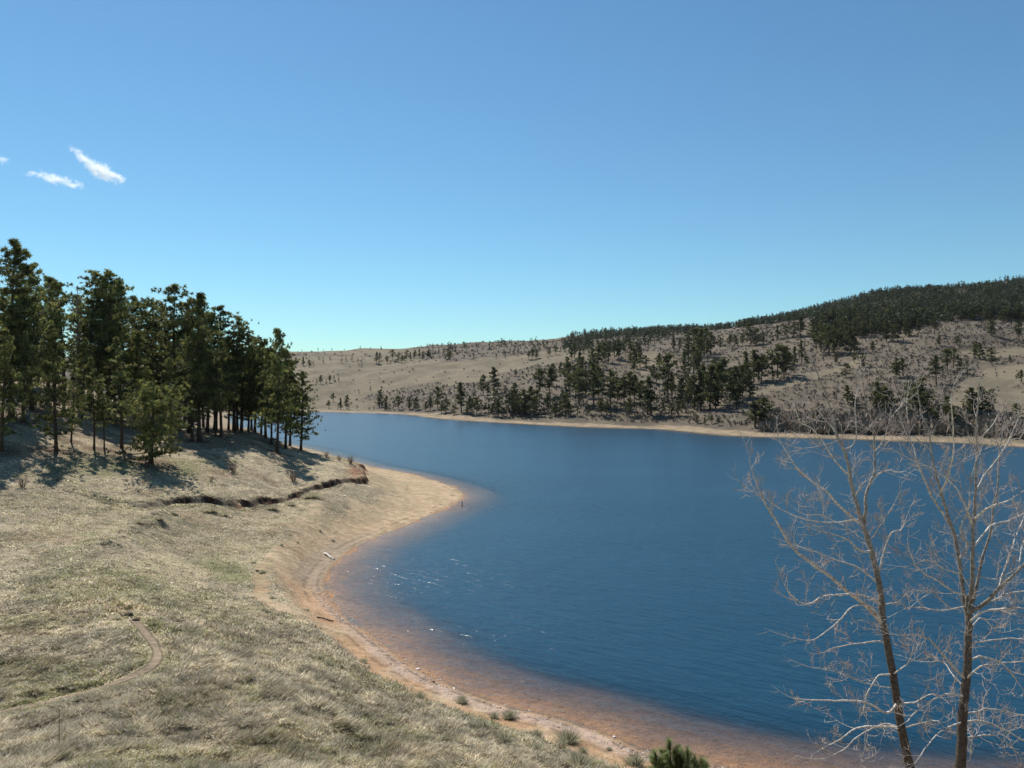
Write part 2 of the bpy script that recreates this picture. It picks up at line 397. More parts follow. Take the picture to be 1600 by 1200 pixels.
for (u_, v_, w_) in [(2,705,2.2),(88,706,2.2),(111,690,1.6),(147,702,2),(163,703,1.8),(236,724,4.2),(190,700,2),(312,690,2.6),(346,682,2.2),(337,680,2),(433,707,2.4),(470,704,2.4),(446,701,2.4),(424,694,2.2),(18,655,3),(50,640,3),(100,628,3),(140,640,3),(168,652,3),(206,640,3),(226,652,3),(256,662,3),(212,668,3),(180,662,3),(278,672,3),(296,676,3),(324,676,3),(366,674,3),(388,674,3),(408,678,3)]:
    q_ = hit(u_, v_, 55, 145); d_ = np.hypot(GX - q_[0], GY - q_[1]) + (n1 - .5) * 2.0  # needle duff round the grove trunks, painted dark to deepen their shade
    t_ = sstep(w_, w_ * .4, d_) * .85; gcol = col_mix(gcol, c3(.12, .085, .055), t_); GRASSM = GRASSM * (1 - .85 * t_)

idx = np.arange(nr * na).reshape(nr, na)
def grid_faces(mask):                              # mask on cells
    a = idx[:-1, :-1][mask]; b = idx[:-1, 1:][mask]; c = idx[1:, 1:][mask]; d = idx[1:, :-1][mask]
    return np.stack([a, d, c, b], 1)[:, ::-1]
def compact(V, Fc, C=None, extra=None):
    used = np.zeros(len(V), bool); used[Fc.ravel()] = True
    mp = np.cumsum(used) - 1
    return V[used], mp[Fc], (C[used] if C is not None else None), (extra[used] if extra is not None else None)
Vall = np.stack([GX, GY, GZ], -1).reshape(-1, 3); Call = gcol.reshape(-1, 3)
# wrap seam: azimuth -180..180 covered by the side columns
cell_r = RG[:-1, :-1]
split = 165.0
for nm, mk in (('ground', cell_r < split), ('hills', cell_r >= split)):
    Fq = grid_faces(mk)
    if nm == 'ground':                             # closing wedge behind the camera and centre cap
        k = int((rr < split).sum())
        q = np.stack([idx[:k, -1][:-1], idx[:k, 0][:-1], idx[:k, 0][1:], idx[:k, -1][1:]], 1)
        Fq = np.concatenate([Fq, q])
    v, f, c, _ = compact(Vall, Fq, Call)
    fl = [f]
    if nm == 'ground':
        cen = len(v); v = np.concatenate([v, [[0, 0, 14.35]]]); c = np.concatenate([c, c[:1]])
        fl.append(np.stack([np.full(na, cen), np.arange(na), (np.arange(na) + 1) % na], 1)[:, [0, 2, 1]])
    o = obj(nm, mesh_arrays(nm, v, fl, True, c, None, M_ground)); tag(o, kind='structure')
print('ground', round(time.time() - T0, 1))

# ------------------------------------------------------------------ water
wm = (np.minimum.reduce([GZ[:-1, :-1], GZ[1:, :-1], GZ[:-1, 1:], GZ[1:, 1:]]) < .02) & (np.minimum.reduce([SD[:-1, :-1], SD[1:, 1:], SD[1:, :-1], SD[:-1, 1:]]) < 2)
Fq = grid_faces(wm)
Vw = Vall.copy(); Vw[:, 2] = 0.0
v, f, _, dp = compact(Vw, Fq, None, -GZ.reshape(-1))
def water_mat():
    m, nt, nodes, L = new_mat('lake_water')
    out = N(nt, 'ShaderNodeOutputMaterial'); tc = N(nt, 'ShaderNodeTexCoord')
    lm = N(nt, 'ShaderNodeMapping'); lm.inputs['Rotation'].default_value = (0, 0, rad(-12)); lm.inputs['Scale'].default_value = (.35, 1, 1); L.new(tc.outputs['Object'], lm.inputs['Vector'])
    ln_ = N(nt, 'ShaderNodeTexNoise'); ln_.inputs['Scale'].default_value = .045; ln_.inputs['Detail'].default_value = 4; L.new(lm.outputs[0], ln_.inputs['Vector'])
    lane = N(nt, 'ShaderNodeMapRange'); lane.inputs['From Min'].default_value = .38; lane.inputs['From Max'].default_value = .62; lane.inputs['To Min'].default_value = .55; lane.inputs['To Max'].default_value = 1.0; L.new(ln_.outputs['Fac'], lane.inputs['Value'])
    def wave(scale, rot, stretch, detail, dist, strength, prev):
        m0 = N(nt, 'ShaderNodeMapping'); m0.inputs['Rotation'].default_value = (0, 0, rad(rot)); L.new(tc.outputs['Object'], m0.inputs['Vector'])
        mp = N(nt, 'ShaderNodeMapping'); mp.inputs['Scale'].default_value = (stretch, 1, 1)
        L.new(m0.outputs[0], mp.inputs['Vector'])
        nz = N(nt, 'ShaderNodeTexNoise'); nz.inputs['Scale'].default_value = scale; nz.inputs['Detail'].default_value = detail; nz.inputs['Roughness'].default_value = .55
        nz.inputs['Distortion'].default_value = .3
        L.new(mp.outputs[0], nz.inputs['Vector'])
        bp = N(nt, 'ShaderNodeBump'); bp.inputs['Distance'].default_value = dist; bp.inputs['Strength'].default_value = strength
        L.new(nz.outputs['Fac'], bp.inputs['Height']); L.new(lane.outputs[0], bp.inputs['Strength'])
        if prev is not None: L.new(prev, bp.inputs['Normal'])
        return bp.outputs[0]
    w = wave(.30, 30, .5, 2, .06, 1.0, None)
    w = wave(1.3, 36, .30, 3, .20, 1.0, w)
    w = wave(5.2, 26, .45, 2, .034, 1.0, w)
    nz = N(nt, 'ShaderNodeTexNoise'); nz.inputs['Scale'].default_value = 4.2; nz.inputs['Detail'].default_value = 1; L.new(tc.outputs['Object'], nz.inputs['Vector'])
    mr = N(nt, 'ShaderNodeMapRange'); mr.inputs['From Min'].default_value = .73; mr.inputs['From Max'].default_value = .85; L.new(nz.outputs['Fac'], mr.inputs['Value'])
    bp = N(nt, 'ShaderNodeBump'); bp.inputs['Distance'].default_value = .018; L.new(mr.outputs[0], bp.inputs['Height']); L.new(w, bp.inputs['Normal']); w = bp.outputs[0]
    fr = N(nt, 'ShaderNodeFresnel'); fr.inputs['IOR'].default_value = 1.33; L.new(w, fr.inputs['Normal'])
    gl = N(nt, 'ShaderNodeBsdfGlossy'); gl.inputs['Roughness'].default_value = .12; L.new(w, gl.inputs['Normal'])
    tr = N(nt, 'ShaderNodeBsdfTransparent'); tr.inputs['Color'].default_value = (.93, .95, .92, 1)
    df = N(nt, 'ShaderNodeBsdfPrincipled'); df.inputs['Base Color'].default_value = (.005, .036, .068, 1); df.inputs['Roughness'].default_value = .28; df.inputs['IOR'].default_value = 1.333; L.new(w, df.inputs['Normal'])
    at = N(nt, 'ShaderNodeAttribute', _attribute_name='depth')
    mu = N(nt, 'ShaderNodeMath', _operation='MULTIPLY'); mu.inputs[1].default_value = -2.5; L.new(at.outputs['Fac'], mu.inputs[0])
    ex = N(nt, 'ShaderNodeMath', _operation='EXPONENT'); L.new(mu.outputs[0], ex.inputs[0])
    mn = N(nt, 'ShaderNodeMath', _operation='MINIMUM'); mn.inputs[1].default_value = 1.0; L.new(ex.outputs[0], mn.inputs[0])
    clear = N(nt, 'ShaderNodeMixShader'); L.new(fr.outputs[0], clear.inputs[0]); L.new(tr.outputs[0], clear.inputs[1]); L.new(gl.outputs[0], clear.inputs[2])
    mx = N(nt, 'ShaderNodeMixShader'); L.new(mn.outputs[0], mx.inputs[0]); L.new(df.outputs[0], mx.inputs[1]); L.new(clear.outputs[0], mx.inputs[2])
    L.new(mx.outputs[0], out.inputs[0])
    return m
o = obj('water', mesh_arrays('water', v, f, True, None, {'depth': dp}, water_mat())); tag(o, kind='structure')
print('water', round(time.time() - T0, 1))

def ground_z(x, y):
    a = math.degrees(math.atan2(x, y)); r = math.hypot(x, y)
    j = np.interp(a, azd, np.arange(na)); i = np.interp(r, rr, np.arange(nr))
    j0 = min(int(j), na - 2); i0 = min(int(i), nr - 2); s = j - j0; t = i - i0
    return float((GZ[i0, j0] * (1 - s) + GZ[i0, j0 + 1] * s) * (1 - t) + (GZ[i0 + 1, j0] * (1 - s) + GZ[i0 + 1, j0 + 1] * s) * t)

# ------------------------------------------------------------------ sampling points over the ground grid
c0x = GU[:-1, :-1]; 
def quad_area(U, V):
    return np.abs((U[1:, 1:] - U[:-1, :-1]) * (V[1:, :-1] - V[:-1, 1:]) - (U[1:, :-1] - U[:-1, 1:]) * (V[1:, 1:] - V[:-1, :-1])) * .5
INF = (GU[:-1, :-1] > -60) & (GU[:-1, :-1] < 1660) & (GV[:-1, :-1] < 1290) & (GY[:-1, :-1] > 3)
IMG_A = np.where(INF, quad_area(GU, GV), 0)
WA = np.abs(RG[1:, :-1] ** 2 - RG[:-1, :-1] ** 2) / 2 * np.abs(AG[:-1, 1:] - AG[:-1, :-1])
def sample(weight, count, rg):
    w = weight.ravel(); p = w / w.sum()
    cdf = np.cumsum(p); k = np.minimum(np.searchsorted(cdf, rg.random(count)), len(w) - 1); i, j = np.divmod(k, na - 1)
    s = rg.random(count); t = rg.random(count)
    def bl(G): return ((G[i, j] * (1 - s) + G[i, j + 1] * s) * (1 - t) + (G[i + 1, j] * (1 - s) + G[i + 1, j + 1] * s) * t)
    return bl(GX), bl(GY), bl(GZ), bl

# ------------------------------------------------------------------ grass (one stuff mesh)
path_px = [(207,968),(218,978),(230,992),(241,1008),(246,1022),(241,1036),(222,1050),(190,1064),(150,1078),(105,1090),(50,1103),(-10,1114),(-80,1128)]
PATH = catmull(np.array([hit(u, v, 15)[:2] for u, v in path_px]), 4, False)
def blades():
    cnt = 560000
    w = IMG_A * GRASSM[:-1, :-1] * (RG[:-1, :-1] < 150) * (RG[:-1, :-1] > 12) * np.where(GY[:-1, :-1] > 16, 1, .3) * (1 + .6 * sstep(60, 25, RG[:-1, :-1])) * np.where(GV[:-1,:-1] > 600, 1, 0)
    w = w * np.where(under[:-1, :-1] > .5, .35, 1) * np.where((np.abs(BS[:-1, :-1] - .35) < .3) | (np.abs(BS[:-1, :-1] + .75) < .45), 4, 1)
    x, y, z, bl = sample(w, cnt, rng)
    r = np.hypot(x, y); pd, _, _ = seg_dist(x, y, PATH[:-1], PATH[1:])
    bd2 = bl(BM)
    sandp = bl(sand)
    keep = (pd > .26 + .2 * rng.random(cnt)) & (rng.random(cnt) > .4 * sstep(.60, .72, fbm(x / 4, y / 4, 139))) & (rng.random(cnt) > sandp * .93) & (bd2 < .25)
    x, y, z, r, pd = x[keep], y[keep], z[keep], r[keep], pd[keep]; m = len(x)
    patch = fbm(x / 2.6, y / 2.6, 81); lay = fbm(x / .9, y / .9, 84, 3)
    crest = hit_crest(x, y)
    tallm = sstep(62, 30, r) * (.6 + .6 * patch)
    h = (.06 + .13 * tallm * (.45 + 1.0 * rng.random(m)) + .22 * crest)
    bsv = bl(BS)[keep]; h = h * np.where((bsv > 0) & (bsv < .8), 2.0, 1) * np.where((bsv > -1.3) & (bsv < -.2), 1.7, 1)
    h *= np.where(r > 60, .85, 1) * (.55 + .9 * sstep(.35, .65, fbm(x / .5, y / .5, 137, 2)))
    wdt = np.maximum(.008, r * .00045) * (.7 + .9 * rng.random(m))
    ang = rng.random(m) * 6.283
    la = (fbm(x / 2.2, y / 2.2, 91) * 12.0) + rng.normal(0, 1.15, m)      # combed lean direction
    h = h * (1 - .6 * np.exp(-(pd / .7) ** 2))
    lean = h * (.45 + .5 * lay + .55 * rng.random(m))
    tx = np.cos(la) * lean; ty = np.sin(la) * lean
    hz = h * (1.0 - .3 * lay)
    ax = np.cos(ang) * wdt; ay = np.sin(ang) * wdt
    V = np.zeros((m, 5, 3))
    V[:, 0] = np.stack([x - ax, y - ay, z - .02], 1); V[:, 1] = np.stack([x + ax, y + ay, z - .02], 1)
    V[:, 2] = np.stack([x + .38 * tx - ax * .8, y + .38 * ty - ay * .8, z + hz * .62], 1); V[:, 3] = np.stack([x + .38 * tx + ax * .8, y + .38 * ty + ay * .8, z + hz * .62], 1)
    V[:, 4] = np.stack([x + tx, y + ty, z + hz], 1)
    b = np.arange(m) * 5
    Q = np.stack([b, b + 1, b + 3, b + 2], 1); Tt = np.stack([b + 2, b + 3, b + 4], 1)
    g = rng.random(m); gn = sstep(.46, .62, fbm(x / 5, y / 5, 95)) * .75 + .22
    gn = gn + 1.3 * np.exp(-(pd / .75) ** 2)
    isg = g < gn * .42
    c = np.where(isg[:, None], c3(.27, .275, .13), c3(.58, .525, .415))
    c = np.where((rng.random(m) < .34)[:, None] & ~isg[:, None], c3(.42, .36, .25), c)
    c = np.where((rng.random(m) < .06)[:, None], c3(.26, .17, .11), c)
    c = c * (1.04 + .16 * crest[:, None]) * (.6 + .85 * rng.random(m))[:, None]
    c = c * (.80 + .34 * sstep(.3, .7, fbm(x / 1.3, y / 1.3, 97)))[:, None] * (.78 + .36 * sstep(.32, .52, fbm(x / .42, y / .42, 131, 3)))[:, None]
    c = c * np.where((.35 * sstep(.60, .74, fbm(x / 4, y / 4, 133)) > rng.random(m))[:, None], c3(.80, .72, .66), c3(1, 1, 1))
    C5 = np.repeat(c, 5, 0)
    o = obj('grass', mesh_arrays('grass', V.reshape(-1, 3), [Q, Tt], False, C5, None, M_grass))
    tag(o, 'dry pale tan prairie grass with green patches covering the near slope', 'grass', None, 'stuff')
CREST = np.array([hit(u, v, 15)[:2] for u, v in [(180,940),(205,955),(232,968),(262,990),(300,1010),(345,1035),(390,1062),(450,1092),(520,1130),(590,1165),(640,1200)]])
def hit_crest(x, y):
    d, _, _ = seg_dist(x, y, CREST[:-1], CREST[1:])
    return np.exp(-(d / .55) ** 2) * (.5 + .6 * fbm(x / 1.1, y / 1.1, 99))
blades()
print('grass', round(time.time() - T0, 1))

# path strip
def build_path():
    P = PATH; Tn = np.gradient(P, axis=0); Tn /= np.linalg.norm(Tn, axis=1)[:, None]; Nn = np.stack([-Tn[:, 1], Tn[:, 0]], 1)
    ks = np.linspace(-1, 1, 9); V = []; C = []
    for i in range(len(P)):
        w = .26 + .10 * (fbm(np.array([i * .35]), np.array([2.0]), 5)[0] - .5) * 2
        if i < 3: w *= .5 + .17 * i
        w *= 1.0 - .35 * sstep(20, 34, i)
        for k in ks:
            q = P[i] + Nn[i] * w * (k + .15 * random.uniform(-1, 1) * (abs(k) > .9))
            V.append((q[0], q[1], ground_z(q[0], q[1]) + .035 - .03 * (1 - k * k) - .03 * abs(k) ** 6)); C.append((.27, .21, .145) if abs(k) < .7 else (.15, .12, .075))
    m = len(ks); n_ = len(P)
    Fq = [(i * m + j, i * m + j + 1, (i + 1) * m + j + 1, (i + 1) * m + j) for i in range(n_ - 1) for j in range(m - 1)]
    o = obj('path', mesh_arrays('path', np.array(V), np.array(Fq), True, np.array(C), None, M_ground)); tag(o, kind='structure')
build_path()

# ------------------------------------------------------------------ scrub on the far hills, shrubs, forest
def scrub(name, count, weight, size, cols, seed, label):
    rg = np.random.default_rng(seed)
    x, y, z, bl = sample(weight, count, rg)
    k = 9; r = np.hypot(x, y)
    sz = size * (.5 + rg.random(count)) * np.clip(r / 450, .8, 1.6)
    X = np.repeat(x, k); Y = np.repeat(y, k); Z = np.repeat(z, k); Sz = np.repeat(sz, k); m = len(X)
    a = rg.random(m) * 6.283; rr_ = rg.random(m) ** .6
    bx = X + np.cos(a) * Sz * .35 * rr_; by = Y + np.sin(a) * Sz * .35 * rr_
    tx = X + np.cos(a) * Sz * .8 * rr_; ty = Y + np.sin(a) * Sz * .8 * rr_; tz = Z + Sz * (1.15 - .6 * rr_ ** 2) * (.8 + .3 * rg.random(m))
    a2 = rg.random(m) * 6.283; w = Sz * .16
    V = np.zeros((m, 3, 3))
    V[:, 0] = np.stack([bx, by, Z - .1], 1)
    V[:, 1] = np.stack([tx - np.cos(a2) * w, ty - np.sin(a2) * w, tz], 1); V[:, 2] = np.stack([tx + np.cos(a2) * w, ty + np.sin(a2) * w, tz - w * .4], 1)
    ci = rg.integers(0, len(cols), count); c = np.array(cols)[ci] * (.75 + .5 * rg.random(count))[:, None]
    o = obj(name, mesh_arrays(name, V.reshape(-1, 3), np.arange(m * 3).reshape(-1, 3), False, np.repeat(np.repeat(c, k, 0), 3, 0), None, M_twig))
    tag(o, label, 'scrub', None, 'stuff')
fr_ = (RG[:-1, :-1] > 185) & (SD[:-1, :-1] > 11)
dens = fbm(GX / 22, GY / 22, 111)[:-1, :-1]
wS = (IMG_A ** .9) * fr_ * np.where(SHRUBM[:-1, :-1] > .5, sstep(.25, .6, dens) + .35, .05)
scrub('scrub', 20000, wS, .85, [(.15,.123,.105), (.17,.14,.115), (.135,.11,.095), (.19,.155,.115)], 5, 'low mauve-grey leafless scrub over the far hillsides')
# tawny thickets above the right part of the far beach
def band(u0, u1, lo, hi):
    return (GU[:-1, :-1] > u0) & (GU[:-1, :-1] < u1) & (SD[:-1, :-1] > lo) & (SD[:-1, :-1] < hi) & (RG[:-1, :-1] > 180) & (GY[:-1, :-1] > 10)
scrub('thicket', 2600, WA * band(1190, 1640, 9, 34) * (.3 + (dens > .45)), 2.3, [(.27,.22,.16), (.23,.185,.14), (.20,.16,.125)], 6, 'pale bare willow thicket along the right part of the far beach')

# ------------------------------------------------------------------ pines
def needle_tufts(G, P, size, count, rg, cols, up=.25, wk=.11, br=None):
    """star-shaped bursts of needle triangles at the points P"""
    n_ = len(P); k = count; m = n_ * k
    C = np.repeat(P, k, 0); sz = np.repeat(size * (.7 + .6 * rg.random(n_)), k)
    d = rg.normal(size=(m, 3)); d[:, 2] += up; d /= np.linalg.norm(d, axis=1)[:, None]
    q = rg.normal(size=(m, 3)); s = np.cross(d, q); s /= np.linalg.norm(s, axis=1)[:, None] + 1e-9
    L_ = (sz * (.6 + .5 * rg.random(m)))[:, None]; w = sz[:, None] * wk
    V = np.zeros((m, 3, 3)); V[:, 0] = C + d * L_ * 1.0; V[:, 1] = C + s * w + d * L_ * .05; V[:, 2] = C - s * w + d * L_ * .05
    ci = rg.random(n_); c = np.where((ci < .25)[:, None], cols[1], cols[0]); c = np.where((ci > .85)[:, None], cols[2], c)
    c = np.repeat(c * (.75 + .5 * rg.random(n_))[:, None] * (1 if br is None else br[:, None]), k * 3, 0)
    G.add(V.reshape(-1, 3), np.arange(m * 3).reshape(-1, 3), c)
NCOL = (c3(.140, .155, .050), c3(.24, .23, .07), c3(.078, .096, .042))
NCOLF = tuple(c * .55 for c in NCOL)
def make_pine(h, crown0, rmax, nbr, tpb, tsize, tcount, seed, form='spire', lean=.02, trunk_r=None, gap=.12, trunk_k=8):
    rg = np.random.default_rng(seed); tr = trunk_r or h * .0125
    T = Geo(); Cn = Geo()
    nz = 12; zz = np.linspace(0, 1, nz)
    ph = rg.random() * 6.28
    off = np.stack([np.sin(zz * 2.3 + ph) * lean * h - math.sin(ph) * lean * h, np.cos(zz * 1.9 + ph) * lean * h - math.cos(ph) * lean * h, zz * h - .3 * (zz == 0)], 1)
    R = tr * (1.25 - zz) ** .8; R[0] *= 1.35; R = np.maximum(R * (1 - zz ** 3 * .8), .02)
    bc = c3(.085, .055, .038) if seed % 2 else c3(.07, .052, .04)
    T.tube(off, R, trunk_k, bc)
    def axis(t): return np.array([np.interp(t, zz, off[:, i]) for i in range(3)])
    tufts = []; brs = []
    for b in range(nbr):
        t = crown0 + (1 - crown0) * ((b + rg.random()) / nbr) ** .92
        t = min(t, .985)
        s = (t - crown0) / (1 - crown0)
        if form == 'spire': prof = (1 - s) ** .75 * (.55 + .45 * min(1, s / .15)) + .06
        elif form == 'round': prof = math.sqrt(max(0, 1 - (s * 1.15 - .25) ** 2)) * .95 * (1 - s ** 5 * .6) + .05
        elif form == 'flat': prof = (.55 + .5 * math.sin(s * 2.6)) * (1 - s ** 7 * .5)
        else: prof = (1 - s) ** .5 * .95 + .08
        if rg.random() < gap: prof *= .45
        L_ = rmax * prof * (.42 + .78 * rg.random())
        a = rg.random() * 6.283 if form != 'tier' else b * 2.4 + rg.normal() * .3
        rise = (-.22 + .75 * s + rg.normal() * .13)
        p0 = axis(t); m = 5; q = np.linspace(0, 1, m)
        droop = -.12 * (1 - s)
        bend = rg.normal() * .25
        P = np.stack([p0[0] + np.cos(a + bend * q) * L_ * q, p0[1] + np.sin(a + bend * q) * L_ * q, p0[2] + L_ * (rise * q + (.22 - droop) * q * q * .8)], 1)
        T.tube(P, np.maximum(tr * .28 * (1 - q * .85) * (1.1 - s), .014), 4, bc * .9, False)
        nt_ = max(3, int(tpb * (.35 + prof)))
        tt = .28 + .72 * rg.random(nt_) ** .75; tt[0] = 1.0
        base = np.stack([np.interp(tt, q, P[:, i]) for i in range(3)], 1)
        sp = L_ * .26 * (1.15 - .4 * tt)[:, None]
        jit = rg.normal(size=(nt_, 3)) * sp; jit[:, 2] = np.abs(jit[:, 2]) * .45 - .05
        tufts.append(base + jit); brs.append(np.full(nt_, rg.choice([.6, .85, 1.0, 1.3, 1.6])))
    tufts.append(axis(.99)[None] + rg.normal(size=(6, 3)) * np.array([.25, .25, .4]) * rmax * .16); brs.append(np.ones(6))
    # dead stubs on the bare trunk
    for b in range(int(5 + 6 * crown0)):
        t = rg.uniform(.12, max(crown0, .15)); p0 = axis(t); a = rg.random() * 6.283; L_ = rg.uniform(.4, 1.4)
        T.tube([p0, p0 + np.array([math.cos(a), math.sin(a), .05]) * L_], [.03, .012], 4, bc * .8, False)
    needle_tufts(Cn, np.concatenate(tufts), tsize, tcount, rg, NCOL if h > 12 else NCOLF, .25, .14 if h > 12 else .17, np.concatenate(brs))
    return T.mesh('trunk', M_bark), Cn.mesh('crown', M_needle, False)
# grove prototypes: (trunk mesh, crown mesh, nominal height)
H0 = 17.0
GP = {
 'tall':  [make_pine(H0, .22, 3.5, 78, 14, .40, 19, s, 'col', .02) for s in (101, 102, 103, 104)],
 'open':  [make_pine(H0, .36, 3.4, 46, 13, .38, 19, s, 'round', .03, gap=.3) for s in (111, 112, 113)],
 'spire': [make_pine(H0, .14, 4.2, 78, 14, .40, 19, s, 'spire', .02) for s in (121, 122, 123)],
 'bushy': [make_pine(H0, .10, 8.4, 84, 20, .62, 20, s, 'round', .02, trunk_r=.5) for s in (131,)],
 'thin':  [make_pine(H0, .27, 2.6, 50, 9, .48, 13, s, 'spire', .03, trunk_r=.16) for s in (141, 142)],
}
print('protos', round(time.time() - T0, 1))
ORD = 'first second third fourth fifth sixth seventh eighth ninth tenth eleventh twelfth thirteenth fourteenth fifteenth sixteenth seventeenth eighteenth nineteenth twentieth'.split()
TENS = {2: ('twentieth', 'twenty'), 3: ('thirtieth', 'thirty'), 4: ('fortieth', 'forty')}
def ordw(i):
    if i < 20: return ORD[i]
    n_ = i + 1; t, u = divmod(n_, 10)
    return TENS[t][0] if u == 0 else TENS[t][1] + '-' + ORD[u - 1]
def place_pine(meshes, p, h, nominal, rz, wide=1.0, label=None, group=None):
    s = h / nominal
    e = empty('pine_tree', (p[0], p[1], p[2] - .05), rz, (s * wide, s * wide, s))
    obj('trunk', meshes[0], e); obj('crown', meshes[1], e)
    tag(e, label, 'pine tree', group); return e
# (u, v base, v top, form, width factor)
grove = [(2,705,515,'spire',1.0),(88,706,508,'spire',1.0),(111,690,560,'thin',1),(147,702,560,'thin',1.2),(163,703,585,'thin',1.0),(236,724,606,'bushy',1.1),(190,700,530,'thin',1.3),
 (312,690,462,'tall',1.0),(346,682,520,'open',1.1),(337,680,548,'thin',1.2),(433,707,517,'tall',.95),(470,704,580,'spire',1.25),(446,701,548,'tall',1.0),(453,697,566,'spire',1.1),(424,694,545,'tall',1.0),
 (18,655,380,'tall',1.15),(50,640,418,'tall',1.0),(-16,650,430,'tall',1.1),(36,660,470,'spire',1.0),(74,632,436,'tall',1.1),(100,628,447,'open',1.2),(140,640,424,'open',1.25),(168,652,428,'tall',1.25),(155,640,450,'tall',1.1),
 (188,645,442,'tall',1.1),(206,640,466,'tall',1.2),(226,652,472,'tall',1.15),(243,650,478,'open',1.2),(256,662,500,'tall',1.1),(212,668,520,'spire',1.1),(180,662,500,'spire',1.0),(128,655,530,'spire',1.0),
 (278,672,446,'open',1.25),(296,676,470,'tall',1.1),(324,676,492,'tall',1.1),(300,690,520,'spire',1.0),(268,690,560,'spire',1.0),(336,672,480,'open',1.2),
 (366,674,495,'open',1.2),(357,672,530,'tall',1.0),(377,674,515,'tall',1.1),(388,674,540,'spire',1.1),(398,675,530,'tall',1.1),(408,678,548,'tall',1.0),(415,684,534,'tall',1.1),(393,672,552,'spire',1.1),(371,672,545,'spire',1.1),
 (10,600,452,'tall',1.1),(58,600,470,'tall',1.1),(86,604,470,'spire',1),(125,612,462,'tall',1.1),(172,625,470,'tall',1.0),(232,640,500,'spire',1.1),(30,610,480,'spire',1.1),(318,668,530,'spire',1.1),(288,664,500,'tall',1.1)]
G_front = sorted([g for g in grove if g[1] >= 682], key=lambda g: g[0]); G_mid = sorted([g for g in grove if 648 <= g[1] < 682], key=lambda g: g[0]); G_back = sorted([g for g in grove if g[1] < 648], key=lambda g: g[0])
FORMW = {'tall': 'dark columnar', 'open': 'open-crowned', 'spire': 'conical', 'bushy': 'low bushy', 'thin': 'slender'}
ngrove = 0
for row, rn in ((G_front, 'foot of the left grove'), (G_mid, 'middle of the left grove'), (G_back, 'top of the left grove hill')):
    for i, (u, vb, vt, form, w) in enumerate(row):
        p = hit(u, vb, 55, 145)
        if p[1] > 140: p = hit(u, vb + 6, 55, 140)
        h = (CY - vt) / F * p[1] + H - p[2]
        ms = GP[form][(i + len(row)) % len(GP[form])]
        size = 'tall' if vb - vt > 200 else ('short' if vb - vt < 135 else 'mid-height')
        lb = f'{size} {FORMW[form]} pine at the {rn}, {ordw(i)} from left'
        place_pine(ms, p, h, H0, random.uniform(0, 6.28), w * (.82 + .12 * random.random()) * (1.0 if form != 'bushy' else .95), lb, 'pines of the grove on the left slope')
        ngrove += 1

